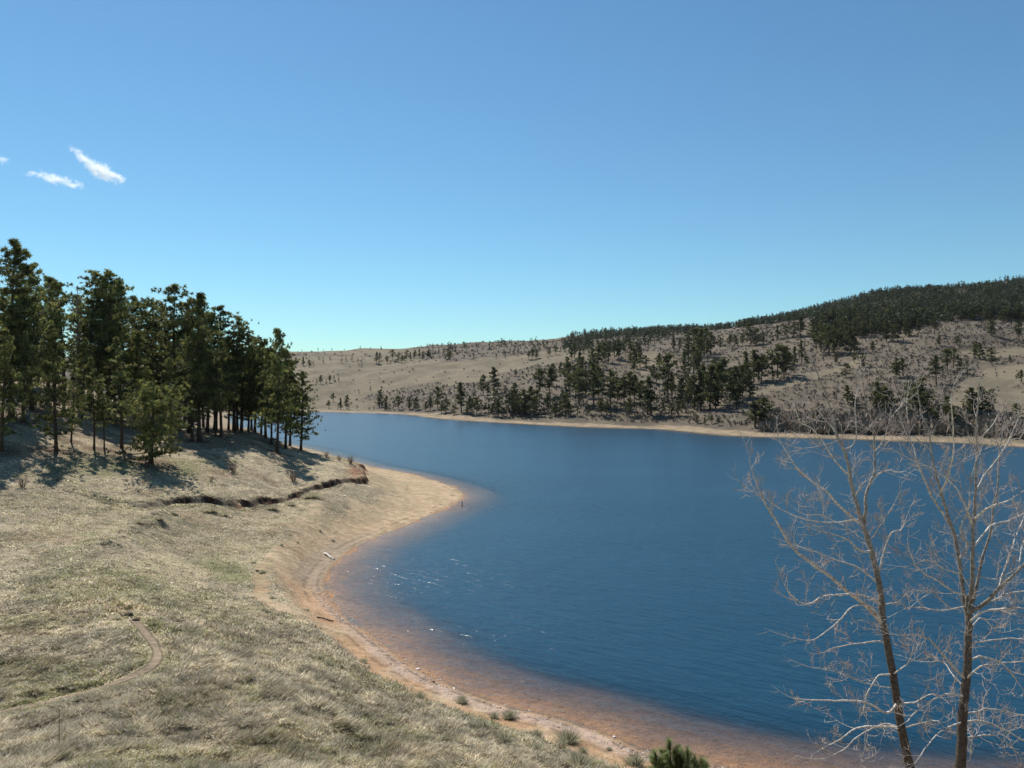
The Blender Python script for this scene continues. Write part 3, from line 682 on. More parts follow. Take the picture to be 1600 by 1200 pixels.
# far pines -------------------------------------------------
farT = """471,548,4 497,545,6 505,545,4 519,545,5 538,545,4 563,546,6 579,546,4 595,546,6 474,572,14 483,574,12 463,570,12 490,575,10 505,568,10 516,564,8 541,566,10 534,567,9 550,565,10 559,568,9 565,568,7 588,568,18 593,563,12 605,568,12 610,570,8 613,563,16 622,566,14 628,568,13 635,561,14 641,563,13 648,560,13 655,560,14 661,562,12 668,560,12 673,560,11 700,562,18 703,563,12 715,555,8 725,561,6 731,555,8 655,546,6 668,543,7 676,543,7 684,543,7 690,543,8 700,543,8 706,543,7 712,542,6 726,542,8
501,600,14 510,601,10 515,598,12 522,596,10 529,596,8 495,600,10 579,611,9 561,615,4 554,612,3 593,592,4 547,575,4 565,574,5
514,638,12 521,628,14 532,640,18 542,640,22 545,641,10 528,640,6 558,640,8 577,641,6 584,641,6 593,637,27 604,641,22 623,641,22 640,640,20 650,641,20 665,643,16 672,642,22 684,640,34 690,646,20 697,646,22 710,648,14 721,645,47 730,648,20 735,649,30 745,648,26
755,618,32 762,618,20 772,615,40 775,640,30 779,651,26 771,650,20 789,617,14 803,642,42 808,647,30 820,650,40 828,648,44 834,652,32 838,640,30 843,622,44 848,600,20 859,621,46 862,605,36 875,588,22 806,588,12 792,596,8 845,646,8 850,648,10 857,648,10 868,650,20 875,650,16 883,649,32 888,650,20 789,560,10 826,562,14 832,562,16 839,560,14 858,556,12 868,554,13 876,551,8 840,541,8 817,538,7 796,538,9 799,538,8 789,540,6 779,538,6 745,540,6 765,543,6 722,553,10 741,563,10
890,618,50 893,563,20 898,560,24 886,595,36 905,634,56 899,622,40 915,623,40 910,600,40 928,634,66 935,615,40 905,580,30 925,585,40 935,575,36 945,566,30 951,566,26 967,561,30 985,562,30 995,565,30 960,560,24 954,637,58 965,630,40 975,630,40 984,629,46 991,630,44 940,650,28 948,648,20 983,650,26 920,648,16 1000,635,40 942,590,12 990,580,16
992,576,32 1000,573,26 985,570,18 1053,550,22 1062,548,20 1075,560,40 1085,560,44 1095,565,50 1100,555,40 1110,555,36 1105,560,30 1084,583,40 1089,585,44 1070,584,34 1043,625,68 1030,580,28 1050,620,36 1063,622,30 1012,648,58 1018,650,40 1020,600,30 1010,580,24 1075,634,42 1085,640,52 1095,640,60 1109,642,70 1118,638,50 1100,620,50 1122,634,66 1128,622,60 1140,630,50 1152,634,60 1155,636,38 1172,622,44 1160,620,48 1165,600,50 1185,595,40 1190,598,42 1208,594,40 1215,590,50 1225,590,46 1228,586,44 1178,597,50 1125,547,20 1140,545,22 1148,543,20 1160,540,18 1173,540,34 1183,538,24 1193,540,22 1215,530,22 1228,528,18 1240,527,24 1250,527,32 1233,570,20 1241,570,28 1253,566,32 1180,668,40 1190,668,46 1077,662,10 1089,662,14 1101,664,12 1112,662,14 1122,665,12 1060,650,24 1050,650,20 1065,645,20 1035,645,16
1260,578,22 1228,515,10 1270,530,30 1275,545,38 1283,550,40 1282,524,22 1296,555,44 1303,552,36 1312,545,30 1322,545,36 1330,552,40 1335,549,36 1306,570,18 1335,568,16 1348,574,22 1322,590,22 1364,550,16 1350,528,26 1362,525,26 1385,534,32 1395,532,24 1303,630,18 1325,632,30 1333,636,24 1275,664,30 1370,648,50 1378,650,44 1385,652,46
1400,590,30 1411,588,28 1403,535,28 1415,525,24 1421,527,22 1460,523,28 1467,540,16 1447,537,9 1495,539,14 1549,525,26 1592,530,28 1463,600,44 1480,580,34 1490,575,30 1496,583,26 1512,587,24 1523,560,26 1531,562,26 1550,568,24 1435,655,50 1440,640,50 1425,640,40 1480,660,40 1485,670,36 1520,655,48 1535,655,50 1545,650,40 1590,653,22 1595,598,20 1578,562,8 1463,665,20
1290,512,24 1300,508,26 1312,510,24 1325,506,26 1338,500,24 1345,512,26 1372,512,24 1390,505,26 1408,508,26 1425,500,24 1440,506,24 1480,500,24 1500,496,22 1520,500,22 1540,505,22 1570,502,22 1590,500,24 1335,528,30 1318,526,30 1305,530,28 1436,520,22 1290,535,28"""
farT = [tuple(float(q) for q in t.split(',')) for t in farT.split()]
farT.sort(key=lambda t: -t[2])
nind = 298 - ngrove
FH = 10.0
FP = [make_pine(FH, .14 + .1 * (i % 3), 2.2 + .35 * (i % 4), 34, 8, .62, 11, 200 + i, ['spire', 'col', 'spire', 'round', 'spire', 'col', 'tier', 'round'][i % 8], .02, trunk_r=.17, gap=.22, trunk_k=5) for i in range(12)]
ind = farT[:nind]; rest = farT[nind:]
def zone(u, v):
    if v > 627 and u < 610: return 'on the far beach edge at the left'
    if v > 627 and u < 760: return 'by the far beach left of centre'
    if v > 627 and u < 900: return 'by the far beach at the centre'
    if v > 627 and u < 1040: return 'by the far beach right of centre'
    if v > 627 and u < 1170: return 'in the dense clump over the sandy point'
    if v > 627: return 'above the far beach behind the cottonwoods'
    if u < 760: return 'on the distant tan slope at the left'
    if u < 890: return 'on the far slope at the centre'
    if v > 590 and u < 1060: return 'halfway up the far slope right of centre'
    if v > 590 and u < 1240: return 'halfway up above the sandy point'
    if u < 1040: return 'high in the dense strip right of centre'
    if u < 1130: return 'on the upper slope above the sandy point'
    if u < 1262 and v > 560: return 'in the row beside the green strip'
    if u < 1262: return 'high on the shrubby right hill'
    if v > 560: return 'on the open hillside at far right'
    if v > 515 and u < 1345: return 'at the lower forest edge, right hill'
    if v > 515: return 'just under the forest at far right'
    return 'within the forest on the right hill'
zs = {}
for t in ind: zs.setdefault(zone(t[0], t[1]), []).append(t)
for zn, lst in zs.items():
    lst.sort(key=lambda t: t[0])
    for i, (u, v, hp) in enumerate(lst):
        p = hit(u, v, 180); h = hp * p[1] / F
        k = random.randrange(12); size = 'large' if hp > 42 else ('small' if hp < 24 else 'medium')
        wide = 1.0 if h > 10 else min(1.35, 1 + (10 - h) * .05)
        if (u, v) in ((1180, 668), (1190, 668)): wide = 1.5
        if 1365 < u < 1550 and v > 635: wide = 1.35
        place_pine(FP[k], p, h, FH, random.uniform(0, 6.28), wide * 1.1, f'{size} dark pine {zn}, {ordw(i)} from left', 'pines on the far side of the lake')
print('far pines', len(ind), len(rest), round(time.time() - T0, 1))
# forest = one stuff mesh: low-polygon pines merged
def forest():
    rg = np.random.default_rng(77); pts = []
    for (u, v, hp) in rest:
        p = hit(u, v, 180); pts.append((*p, hp * p[1] / F))
    regions = [([(880,545),(915,528),(960,516),(1080,513),(1160,505),(1200,500),(1160,512),(1100,522),(1040,530),(1000,548),(985,545),(960,556),(925,556),(880,552)], 900),
               ([(1150,515),(1160,505),(1250,490),(1300,475),(1350,462),(1420,448),(1470,444),(1530,445),(1600,432),(1660,430),(1660,510),(1600,505),(1550,500),(1500,502),(1440,512),(1390,520),(1340,528),(1290,530),(1268,512),(1262,500),(1200,508)], 5200),
               ([(880,600),(930,560),(960,565),(900,640),(880,640)], 22), ([(1030,620),(1100,560),(1160,600),(1160,640),(1070,645)], 30),
               ([(1100,540),(1260,510),(1262,530),(1130,552)], 26), ([(1270,510),(1330,520),(1340,560),(1270,545)], 30), ([(740,548),(890,538),(880,560),(740,565)], 18), ([(585,572),(680,552),(735,545),(735,552),(660,566)], 22),
               ([(680,546),(900,534),(900,540),(680,551)], 30), ([(640,655),(900,650),(900,635),(660,635)], 26), ([(900,655),(1040,652),(1060,600),(900,610)], 26)]
    cell = (slice(None, -1), slice(None, -1))
    for poly, cnt in regions:
        m = inside(GU, GV, poly)[cell] & (RG[cell] > 200) & (SD[cell] > 14)
        w = np.where(m, IMG_A ** .75 + 1e-6, 0) * m
        if cnt > 500: w = w * (.08 + sstep(.38, .58, fbm(GX / 34, GY / 34, 119)[:-1, :-1]))
        if w.sum() <= 0: continue
        x, y, z, bl = sample(w, cnt, rg)
        hh = (6.5 + 4 * rg.random(cnt)) if cnt > 500 else (4 + 6 * rg.random(cnt))
        pts += list(zip(x, y, z, hh))
    # skyline rows
    sk = RG[cell] > 930
    m = (GU[cell] > 890) & (GU[cell] < 1680) & sk & (RG[cell] < 1090) & (GY[cell] > 0)
    x, y, z, bl = sample(np.where(m, WA, 0), 1500, rg); pts += list(zip(x, y, z, 5 + 4.5 * rg.random(1500)))
    P = np.array(pts); n_ = len(P); k = 46
    X = np.repeat(P, k, 0); m = len(X)
    t = rg.random(m) ** .8; hgt = X[:, 3]; rad_ = hgt * .20 * (1 - t) ** .7 + .25; zc = hgt * (.14 + .82 * t)
    a = rg.random(m) * 6.283; q = rad_ * np.sqrt(rg.random(m)); sz = .13 * hgt * (.6 + .8 * rg.random(m)) * (1.1 - .5 * t)
    C = np.stack([X[:, 0] + np.cos(a) * q, X[:, 1] + np.sin(a) * q, X[:, 2] + zc], 1)
    tri = rg.normal(size=(m, 3, 3)); tri[:, :, 2] *= .6; tri /= np.linalg.norm(tri, axis=2)[:, :, None]
    V = C[:, None] + tri * sz[:, None, None]
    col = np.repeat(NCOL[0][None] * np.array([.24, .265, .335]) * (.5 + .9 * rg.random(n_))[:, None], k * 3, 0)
    # trunks as thin three-sided spikes
    tv = []; 
    for i, s in enumerate(((0, 1), (.87, -.5), (-.87, -.5))): tv.append(np.stack([P[:, 0] + s[0] * .16, P[:, 1] + s[1] * .16, P[:, 2] - .3], 1))
    tv.append(np.stack([P[:, 0], P[:, 1], P[:, 2] + P[:, 3] * .85], 1))
    TV = np.stack(tv, 1).reshape(-1, 3); b = np.arange(n_) * 4 + m * 3
    TF = np.concatenate([np.stack([b, b + 1, b + 3], 1), np.stack([b + 1, b + 2, b + 3], 1), np.stack([b + 2, b, b + 3], 1)])
    me = mesh_arrays('forest', np.concatenate([V.reshape(-1, 3), TV]), [np.concatenate([np.arange(m * 3).reshape(-1, 3), TF])], False, np.concatenate([col, np.full((len(TV), 3), .04)]), None, M_needle)
    tag(obj('forest', me), 'dense dark pine forest covering the crest of the far hills', 'forest', None, 'stuff')
    print('forest trees', n_)
forest()

# ------------------------------------------------------------------ bare cottonwoods at the right
def Z7(x, y): return (1140 + x * .4501, 660 + y * .4501)
def twig_rec(G, p0, d, L_, r0, depth, rg, col, droop=0.0):
    m = 5; P = [p0]; dd = d / np.linalg.norm(d); wob = rg.normal(size=3) * .18
    for i in range(m - 1):
        dd = dd + np.array([0, 0, .16 - droop]) + wob * .5 + rg.normal(size=3) * .07; dd /= np.linalg.norm(dd)
        P.append(P[-1] + dd * L_ / (m - 1))
    P = np.array(P); R = np.linspace(r0, max(r0 * .35, .0036), m)
    G.tube(P, R, 4 if r0 < .012 else 5, col, False)
    if depth <= 0: return
    k = int(rg.integers(3, 6)) if depth > 1 else int(rg.integers(2, 5))
    for i in range(k):
        t = .25 + .7 * (i + rg.random()) / k; pos = np.array([np.interp(t, np.linspace(0, 1, m), P[:, q]) for q in range(3)])
        j = min(int(t * (m - 1)), m - 2); dir_ = P[j + 1] - P[j]; dir_ /= np.linalg.norm(dir_)
        lat = np.cross(dir_, rg.normal(size=3)); lat /= np.linalg.norm(lat)
        twig_rec(G, pos, dir_ * .75 + lat * .85, L_ * rg.uniform(.38, .62), max(r0 * .55, .0052), depth - 1, rg, col, droop)
def cottonwood(Dt, trunks, limbs, seed, label):
    rg = np.random.default_rng(seed)
    def to3(pts, y0, drift):
        P = catmull(np.array(pts, float), 4, False); n_ = len(P)
        t = np.linspace(0, 1, n_); ph = rg.random() * 6
        Y = y0 + drift * t ** .9 + .12 * np.sin(t * 7 + ph) * min(1, abs(drift) + .1)
        U = 1140 + P[:, 0] * .4501; Vv = 660 + P[:, 1] * .4501
        wob = np.cumsum(rg.normal(size=(n_, 2)) * .012, 0)
        return np.stack([(U - CX) / F * Y + wob[:, 0], Y, H - (Vv - CY) / F * Y + wob[:, 1]], 1)
    base_uv = trunks[0][0][0]
    bx = (1140 + base_uv[0] * .4501 - CX) / F * Dt; 
    root = empty('cottonwood_tree', (bx, Dt, ground_z(bx, Dt)))
    org = np.array([bx, Dt, ground_z(bx, Dt)])
    T = Geo(); stems = []
    for pts, r0, r1, drift in trunks:
        P3 = to3(pts, Dt if not stems else None or Dt, drift); 
        if stems:                                  # start on the nearest point of an earlier stem
            allp = np.concatenate([s[0] for s in stems]); q = allp[np.argmin(np.hypot(*(allp[:, [0, 2]] - P3[0][[0, 2]]).T))]
            P3 = P3 + (q - P3[0]) * (1 - np.linspace(0, 1, len(P3)))[:, None]
        else:
            P3 = np.concatenate([[org + np.array([.05, 0, -.3])], P3])
        R = r0 + (r1 - r0) * np.linspace(0, 1, len(P3)) ** .8
        stems.append((P3, R))
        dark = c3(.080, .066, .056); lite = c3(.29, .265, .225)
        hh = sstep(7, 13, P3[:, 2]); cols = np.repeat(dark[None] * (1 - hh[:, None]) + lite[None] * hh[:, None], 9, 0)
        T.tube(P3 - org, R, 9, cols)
    obj('trunk', T.mesh('trunk', M_cbark), root)
    LC = c3(.53, .49, .44); TC = c3(.40, .34, .30)
    def add_twigs(B, P3, R, dens_, Lm, depth):
        seg = np.linalg.norm(np.diff(P3, axis=0), axis=1).sum(); k = int(seg * dens_) + 2
        for i in range(k):
            t = .18 + .82 * (i + rg.random()) / k; t = min(t, .99)
            pos = np.array([np.interp(t, np.linspace(0, 1, len(P3)), P3[:, q]) for q in range(3)])
            j = min(int(t * (len(P3) - 1)), len(P3) - 2); dir_ = P3[j + 1] - P3[j]; dir_ /= np.linalg.norm(dir_) + 1e-9
            lat = np.cross(dir_, rg.normal(size=3)); lat /= np.linalg.norm(lat)
            rloc = np.interp(t, np.linspace(0, 1, len(P3)), R)
            low = P3[0][2] < 6
            twig_rec(B, pos - org, dir_ * .7 + lat * .9, Lm * rg.uniform(.45, 1.1) * (1.1 - .45 * t), min(rloc * .6, .0095), depth, rg, TC * rg.uniform(.8, 1.15), .10 if low and rg.random() < .5 else 0)
    for pts, r0 in limbs:
        drift = rg.uniform(-1.6, 1.6)
        allp = np.concatenate([s[0] for s in stems])
        P3 = to3(pts, Dt, drift)
        d2 = np.hypot(*(allp[:, [0, 2]] - P3[0][[0, 2]]).T); q = allp[np.argmin(d2)]
        P3 = P3 + (q - P3[0]) * ((1 - np.linspace(0, 1, len(P3))) ** 1.5)[:, None]; 
        R = .009 + (r0 * 1.15 - .009) * (1 - np.linspace(0, 1, len(P3))) ** .8
        B = Geo(); B.tube(P3 - org, R, 6, LC * rg.uniform(.85, 1.1)); twig_rec(B, P3[-1] - org, P3[-1] - P3[-3], .8, .009, 1, rg, LC * .85, 0); b = obj('branch', B.mesh('branch', M_cbark), root)
        W_ = Geo(); W_.tube(P3[2:] - org, R[2:] * .6, 4, TC, False); add_twigs(W_, P3, R, 2.0, .98, 2); obj('twigs', W_.mesh('twigs', M_twig), b)
    W_ = Geo()
    for P3, R in stems: 
        m = P3[:, 2] > 2.2
        if m.sum() > 3: add_twigs(W_, P3[m], np.minimum(R[m], .02), 1.9, 1.1, 2)
    obj('twigs', W_.mesh('twigs', M_twig), root)
    tag(root, label, 'bare tree'); return root
cottonwood(22.0,
  [([(630,1200),(605,1060),(575,870),(545,700),(530,560),(500,440),(478,370),(450,280),(425,180),(412,100),(385,40),(372,-20),(345,-110),(300,-220)], .14, .012, .6),
   ([(480,370),(484,300),(482,250),(508,185),(512,110),(506,60),(500,0),(470,-90),(455,-220)], .055, .010, .8)],
  [([(545,695),(490,630),(420,580),(340,510),(270,460),(225,425),(180,345),(130,270),(95,190),(75,120)], .060),
   ([(225,425),(170,405),(120,350),(85,270),(60,230)], .020),
   ([(535,640),(480,610),(400,600),(330,605),(270,630),(215,600),(190,560)], .028),
   ([(500,445),(460,440),(410,398),(350,375),(300,370)], .030),
   ([(478,375),(400,310),(330,240),(260,190),(215,125),(180,70)], .038),
   ([(530,560),(460,510),(380,480),(300,455),(240,440)], .026),
   ([(535,530),(552,450),(572,390),(600,380),(605,350)], .026),
   ([(572,390),(566,340),(575,280)], .014),
   ([(545,705),(500,640),(440,640),(380,690),(290,748),(215,740)], .030),
   ([(550,800),(520,770),(440,775),(360,790),(330,800)], .028),
   ([(560,880),(515,885),(480,940),(465,1010),(490,1058)], .024),
   ([(580,960),(540,1000),(470,965),(390,958),(300,965),(225,962)], .034),
   ([(590,1055),(510,1050),(440,1065),(385,1105),(345,1125)], .028),
   ([(595,1080),(540,1060),(450,1095),(400,1140),(330,1170)], .022),
   ([(300,965),(320,930),(310,870),(280,840)], .014),
   ([(540,650),(600,640),(620,660),(640,640)], .016),
   ([(450,280),(470,220),(540,170),(570,165)], .018),
   ([(425,190),(380,150),(330,70),(290,20),(250,0),(228,-60)], .024),
   ([(412,105),(440,80),(440,20),(430,-60),(440,-120)], .020),
   ([(385,40),(350,0),(290,-60),(230,-70)], .018),
   ([(510,110),(540,60),(560,-10),(590,-60)], .016),
   ([(575,870),(620,830),(640,760)], .016),
   ([(590,1000),(650,990),(700,960),(745,955)], .020),
   ([(600,1090),(660,1060),(720,1040),(745,1050)], .018),
   ([(360,460),(345,400),(300,340),(270,330)], .014),
   ([(240,150),(200,120),(160,60)], .012)],
  301, 'leafless cottonwood with a dark lower trunk, left of the two beside the water')
cottonwood(21.0,
  [([(800,1230),(803,1100),(808,980),(815,860),(818,740),(820,690),(822,640),(830,590)], .15, .07, .1),
   ([(812,720),(812,662),(805,600),(798,500),(782,400),(760,330),(738,260),(715,180),(700,120),(690,40),(665,-40),(650,-160)], .078, .010, .7),
   ([(820,720),(826,640),(833,560),(840,440),(845,340),(855,240),(862,140),(868,60),(870,-40),(880,-160)], .078, .010, -.5),
   ([(822,655),(850,560),(872,470),(900,390),(910,300),(930,220),(935,120),(945,20),(960,-80)], .050, .010, .9),
   ([(825,670),(880,640),(950,570),(1020,500),(1080,430),(1130,340)], .070, .012, -.8)],
  [([(798,490),(830,440),(800,380),(830,300),(835,220),(850,140)], .024),
   ([(782,395),(740,330),(690,240),(660,150),(640,90),(610,30),(590,-20)], .030),
   ([(738,265),(760,200),(775,120),(775,20),(770,-80)], .024),
   ([(700,120),(640,60),(620,40),(610,-60)], .014),
   ([(845,345),(800,250),(760,200),(700,160),(640,140)], .022),
   ([(845,340),(900,300),(960,280),(1022,240)], .034),
   ([(840,440),(900,370),(960,350),(1020,320),(1060,300)], .028),
   ([(855,240),(900,180),(960,100),(1000,20)], .024),
   ([(868,60),(920,0),(950,-60)], .014),
   ([(820,600),(770,590),(700,545),(640,500),(615,430)], .024),
   ([(812,640),(720,655),(650,645),(600,650)], .018),
   ([(805,540),(740,510),(690,480),(640,490)], .018),
   ([(800,890),(760,850),(720,800),(680,750),(640,735),(570,730)], .032),
   ([(820,740),(860,690),(905,720),(935,738)], .020),
   ([(825,700),(880,660),(950,645),(1020,640),(1060,650)], .030),
   ([(818,850),(860,825),(930,835),(980,880),(1010,915)], .030),
   ([(820,880),(870,840),(960,830),(1040,830)], .026),
   ([(812,960),(760,950),(700,970),(650,1000),(610,1040)], .026),
   ([(808,1000),(850,1000),(900,990),(1000,1010),(1050,1020)], .026),
   ([(815,1060),(880,1045),(950,1070),(1020,1110),(1060,1120)], .028),
   ([(800,1100),(870,1090),(930,1100),(1010,1170)], .022),
   ([(800,1060),(740,1080),(690,1120),(640,1190)], .020),
   ([(805,930),(770,880),(740,830),(690,830)], .018),
   ([(930,600),(960,500),(990,400),(1022,330)], .026),
   ([(900,640),(970,600),(1040,590),(1080,600)], .020),
   ([(1000,520),(1010,440),(1040,380)], .018),
   ([(840,560),(880,540),(930,550),(985,520)], .018),
   ([(808,1010),(840,1060),(850,1120),(840,1180)], .018),
   ([(820,780),(900,760),(980,750),(1040,745)], .022),
   ([(940,120),(980,60),(1010,60)], .014)],
  302, 'leafless many-stemmed cottonwood at the right edge beside the water')
print('cottonwoods', round(time.time() - T0, 1))

# ------------------------------------------------------------------ bushes and small things
def bare_bush(h, seed, col, n_=26, spread=.7):
    rg = np.random.default_rng(seed); G = Geo()
    for i in range(n_):
        a = rg.random() * 6.283; d = np.array([math.cos(a) * spread * rg.random(), math.sin(a) * spread * rg.random(), 1.0])
        twig_rec(G, np.array([math.cos(a) * .08 * h, math.sin(a) * .08 * h, -.05]), d, h * rg.uniform(.55, 1), .012, 1, rg, np.array(col) * rg.uniform(.7, 1.25), .02)
    return G
def tuft_mesh(h, seed, cols, n_=110, spread=.8, wd=.010):
    rg = np.random.default_rng(seed); m = n_
    a = rg.random(m) * 6.283; q = rg.random(m) * spread * h
    bx = np.cos(a) * q * .35; by = np.sin(a) * q * .35; L_ = h * (.5 + .6 * rg.random(m))
    V = np.zeros((m, 3, 3)); a2 = rg.random(m) * 6.283; w = wd * (.7 + rg.random(m))
    V[:, 0] = np.stack([bx - np.cos(a2) * w, by - np.sin(a2) * w, np.full(m, -.03)], 1); V[:, 1] = np.stack([bx + np.cos(a2) * w, by + np.sin(a2) * w, np.full(m, -.03)], 1)
    V[:, 2] = np.stack([bx + np.cos(a) * q, by + np.sin(a) * q, L_ * (1 - .4 * (q / (spread * h)) ** 2)], 1)
    c = np.array(cols)[rg.integers(0, len(cols), m)] * (.75 + .5 * rg.random(m))[:, None]
    G = Geo(); G.add(V.reshape(-1, 3), np.arange(m * 3).reshape(-1, 3), np.repeat(c, 3, 0)); return G
BR = [bare_bush(1.0, s, (.17, .115, .085)).mesh('bare_shrub', M_twig) for s in (401, 402)]
for (u, v, hp, lb) in [(35,762,20,'brown bare shrub alone in the grass at the far left'), (365,738,20,'bare twiggy shrub in front of the grove, between its shadows'), (459,752,20,'bare twiggy shrub just above the eroded bank'),
                       (510,714,9,'small bare shrub on the lake edge right of the last pine'), (530,720,10,'bare shrub on the bluff rim, second from its tip'), (548,724,14,'reddish bare shrub at the very tip of the bluff'),
                       (330,752,10,'low dark shrub on the slope left of the twiggy shrub'), (90,752,9,'small brown shrub near the crease in the left meadow')]:
    p = hit(u, v, 30, 130); o = obj('bare_shrub', random.choice(BR), None, p); h = hp * p[1] / F; o.scale = (h * 1.0,) * 3; o.rotation_euler.z = random.uniform(0, 6)
    tag(o, lb, 'shrub', 'bare shrubs of the left slope')
SB = [tuft_mesh(.55, s, [(.42,.41,.30), (.32,.33,.2), (.48,.43,.32), (.22,.19,.12)], 520, 1.15, .014).mesh('shrub_tussock', M_grass) for s in (411, 412, 413, 414)]
tus = [(655,1092,26,'tan tussock at the grass edge above the bare shore strip'), (722,1098,24,'round tussock on the orange shore strip'), (757,1140,30,'broad dark-hearted tussock by the shore strip'), (772,1122,20,'small tussock behind the broad one'),
       (796,1122,30,'upright reddish-based tussock nearest the pebbles'), (785,1158,32,'wide olive tussock below the paired ones'), (838,1150,22,'low green tussock left of the pale sagebrush'), (888,1160,44,'large pale sagebrush above the pebble line'),
       (877,1168,22,'bright green clump at the foot of the pale sagebrush'), (836,1172,26,'dark tussock with shaded base near the bottom'), (910,1176,20,'small tussock right of the pale sagebrush'), (952,1172,12,'tiny green tuft on the orange shore'),
       (992,1196,40,'pale sagebrush left of the young pine'), (906,1198,44,'grey-green sagebrush cut by the bottom edge'), (512,1040,20,'small dark-hearted tuft on the shore slope'), (568,1035,16,'tuft on the orange strip, halfway along'), (538,1062,16,'low dark tuft in the pale grass'),
       (560,1050,14,'low tuft left of the orange strip'), (410,895,14,'round dark tuft left of the sandy track'), (396,880,10,'pale tuft above the round dark one'), (412,955,14,'dark tuft above the meadow'), (425,935,10,'low tuft on the orange sand bend'),
       (480,955,10,'small tuft at the inner bend of the shore'), (430,995,10,'grey tuft in the meadow above the black stick'), (500,830,8,'small tuft on the sandy track'), (440,852,8,'low tuft beside the sandy track'), (465,848,7,'another low tuft, right beside the track bend'), (520,845,8,'small tuft on the sand above the pale log')]
for i, (u, v, wp, lb) in enumerate(tus):
    p = hit(u, v, 15, 120); o = obj('shrub_tussock', SB[i % 4], None, p); s = wp * p[1] / F / 1.2; o.scale = (s, s, s * (1.1 if wp > 18 else .8)); o.rotation_euler.z = random.uniform(0, 6)
    tag(o, lb, 'tussock', 'tussocks and sagebrush along the near shore')
BG = tuft_mesh(1.0, 421, [(.34,.33,.21), (.42,.38,.26), (.48,.42,.3)], 500, .9, .02).mesh('bush', M_grass)
for (u, v, wp, lb) in [(487,778,34,'grey-green bush at the foot of the eroded bank'), (330,800,30,'olive bush below the left part of the eroded bank'), (350,806,22,'small bush under the red gap of the bank'), (215,818,24,'ragged grass clump on the low mound'), (250,812,22,'dark grass clump at the right end of the low mound'), (425,796,26,'tan brush under the middle of the bank'), (455,790,20,'small tan brush under the bank, right of the middle')]:
    p = hit(u, v, 30, 130); o = obj('bush', BG, None, p); s = wp * p[1] / F / 1.6; o.scale = (s, s * .8, s * .5); tag(o, lb, 'bush', 'bushes below the eroded bank')

# young pine at the bottom edge
def young_pine():
    rg = np.random.default_rng(500); D = 23.5; x = (1062 - CX) / F * D; gz = ground_z(x, D); top = H - (1158 - CY) / F * D; h = top - gz
    e = empty('young_pine', (x, D, gz)); T = Geo(); Cn = Geo()
    T.tube([(0, 0, -.2), (.02, 0, h * .5), (-.12, 0, h * .93)], [.07, .045, .015], 7, c3(.14, .09, .06))
    tips = []
    for (du, dv) in ((-15, 0), (-37, 16), (-6, 18), (12, 14), (30, 24), (-24, 26), (20, 32), (36, 30), (2, 34), (-40, 36)):
        tp = np.array([du / F * D + .0, rg.uniform(-.35, .35), h - dv / F * D]); b0 = np.array([0, 0, h * .35])
        mid = (b0 + tp) / 2 + np.array([(tp[0]) * .3, tp[1] * .3, -.05])
        P = [b0, mid, tp - np.array([0, 0, .25]), tp - np.array([0, 0, .06])]; T.tube(P, [.035, .028, .018, .01], 6, c3(.14, .09, .06), False)
        tips.append((tp - np.array([0, 0, .22]), (tp[0] * .3, 0, 1), .34)); tips.append((P[2] - np.array([0, 0, .2]), (tp[0] * .5, 0, 1), .45)); tips.append((mid, (tp[0], tp[1], .8), .5))
        for q in range(3):
            a = rg.random() * 6.283; e_ = P[2] + np.array([math.cos(a) * .2, math.sin(a) * .2, -.12 * q - .05]); T.tube([P[2] - np.array([0, 0, .15 + .1 * q]), e_], [.012, .007], 5, c3(.14, .09, .06), False); tips.append((e_, (math.cos(a) * .5, math.sin(a) * .5, .8), .28))
    for q in range(44):
        a = rg.random() * 6.283; e_ = rg.random() ** .5; t_ = rg.uniform(.0, .8)
        tp = np.array([math.cos(a) * e_ * .72 - .05, math.sin(a) * e_ * .6, h - .32 - .95 * e_ ** 2 * .6 - t_ * .7]); b0 = np.array([tp[0] * .25, tp[1] * .25, tp[2] - .45])
        T.tube([b0, (b0 + tp) / 2 + [tp[0] * .2, tp[1] * .2, -.03], tp], [.014, .011, .007], 5, c3(.14, .09, .06), False); tips.append((tp - np.array([0, 0, .08]), (tp[0], tp[1], .9), .32))
    for p, d, L_ in tips:
        d = np.array(d, float); d /= np.linalg.norm(d); m = 260; t = rg.random(m); q = rg.normal(size=(m, 3)); q -= (q @ d)[:, None] * d; q /= np.linalg.norm(q, axis=1)[:, None]
        b = np.array(p) + d * (t * L_ - L_ * .3)[:, None]; nd = q * .95 + d * .7; nd /= np.linalg.norm(nd, axis=1)[:, None]; s = np.cross(nd, d); ln = .20 * rg.uniform(.7, 1.2, m)[:, None]
        V = np.zeros((m, 3, 3)); V[:, 0] = b + s * .008; V[:, 1] = b - s * .008; V[:, 2] = b + nd * ln
        c = np.where((rg.random(m) < .4)[:, None], c3(.26, .29, .10), c3(.14, .18, .065)); Cn.add(V.reshape(-1, 3), np.arange(m * 3).reshape(-1, 3), np.repeat(c, 3, 0))
    obj('trunk', T.mesh('trunk', M_bark), e); obj('crown', Cn.mesh('crown', M_needle, False), e)
    tag(e, 'small bright green young pine poking up at the bottom edge by the shore', 'young pine')
young_pine()

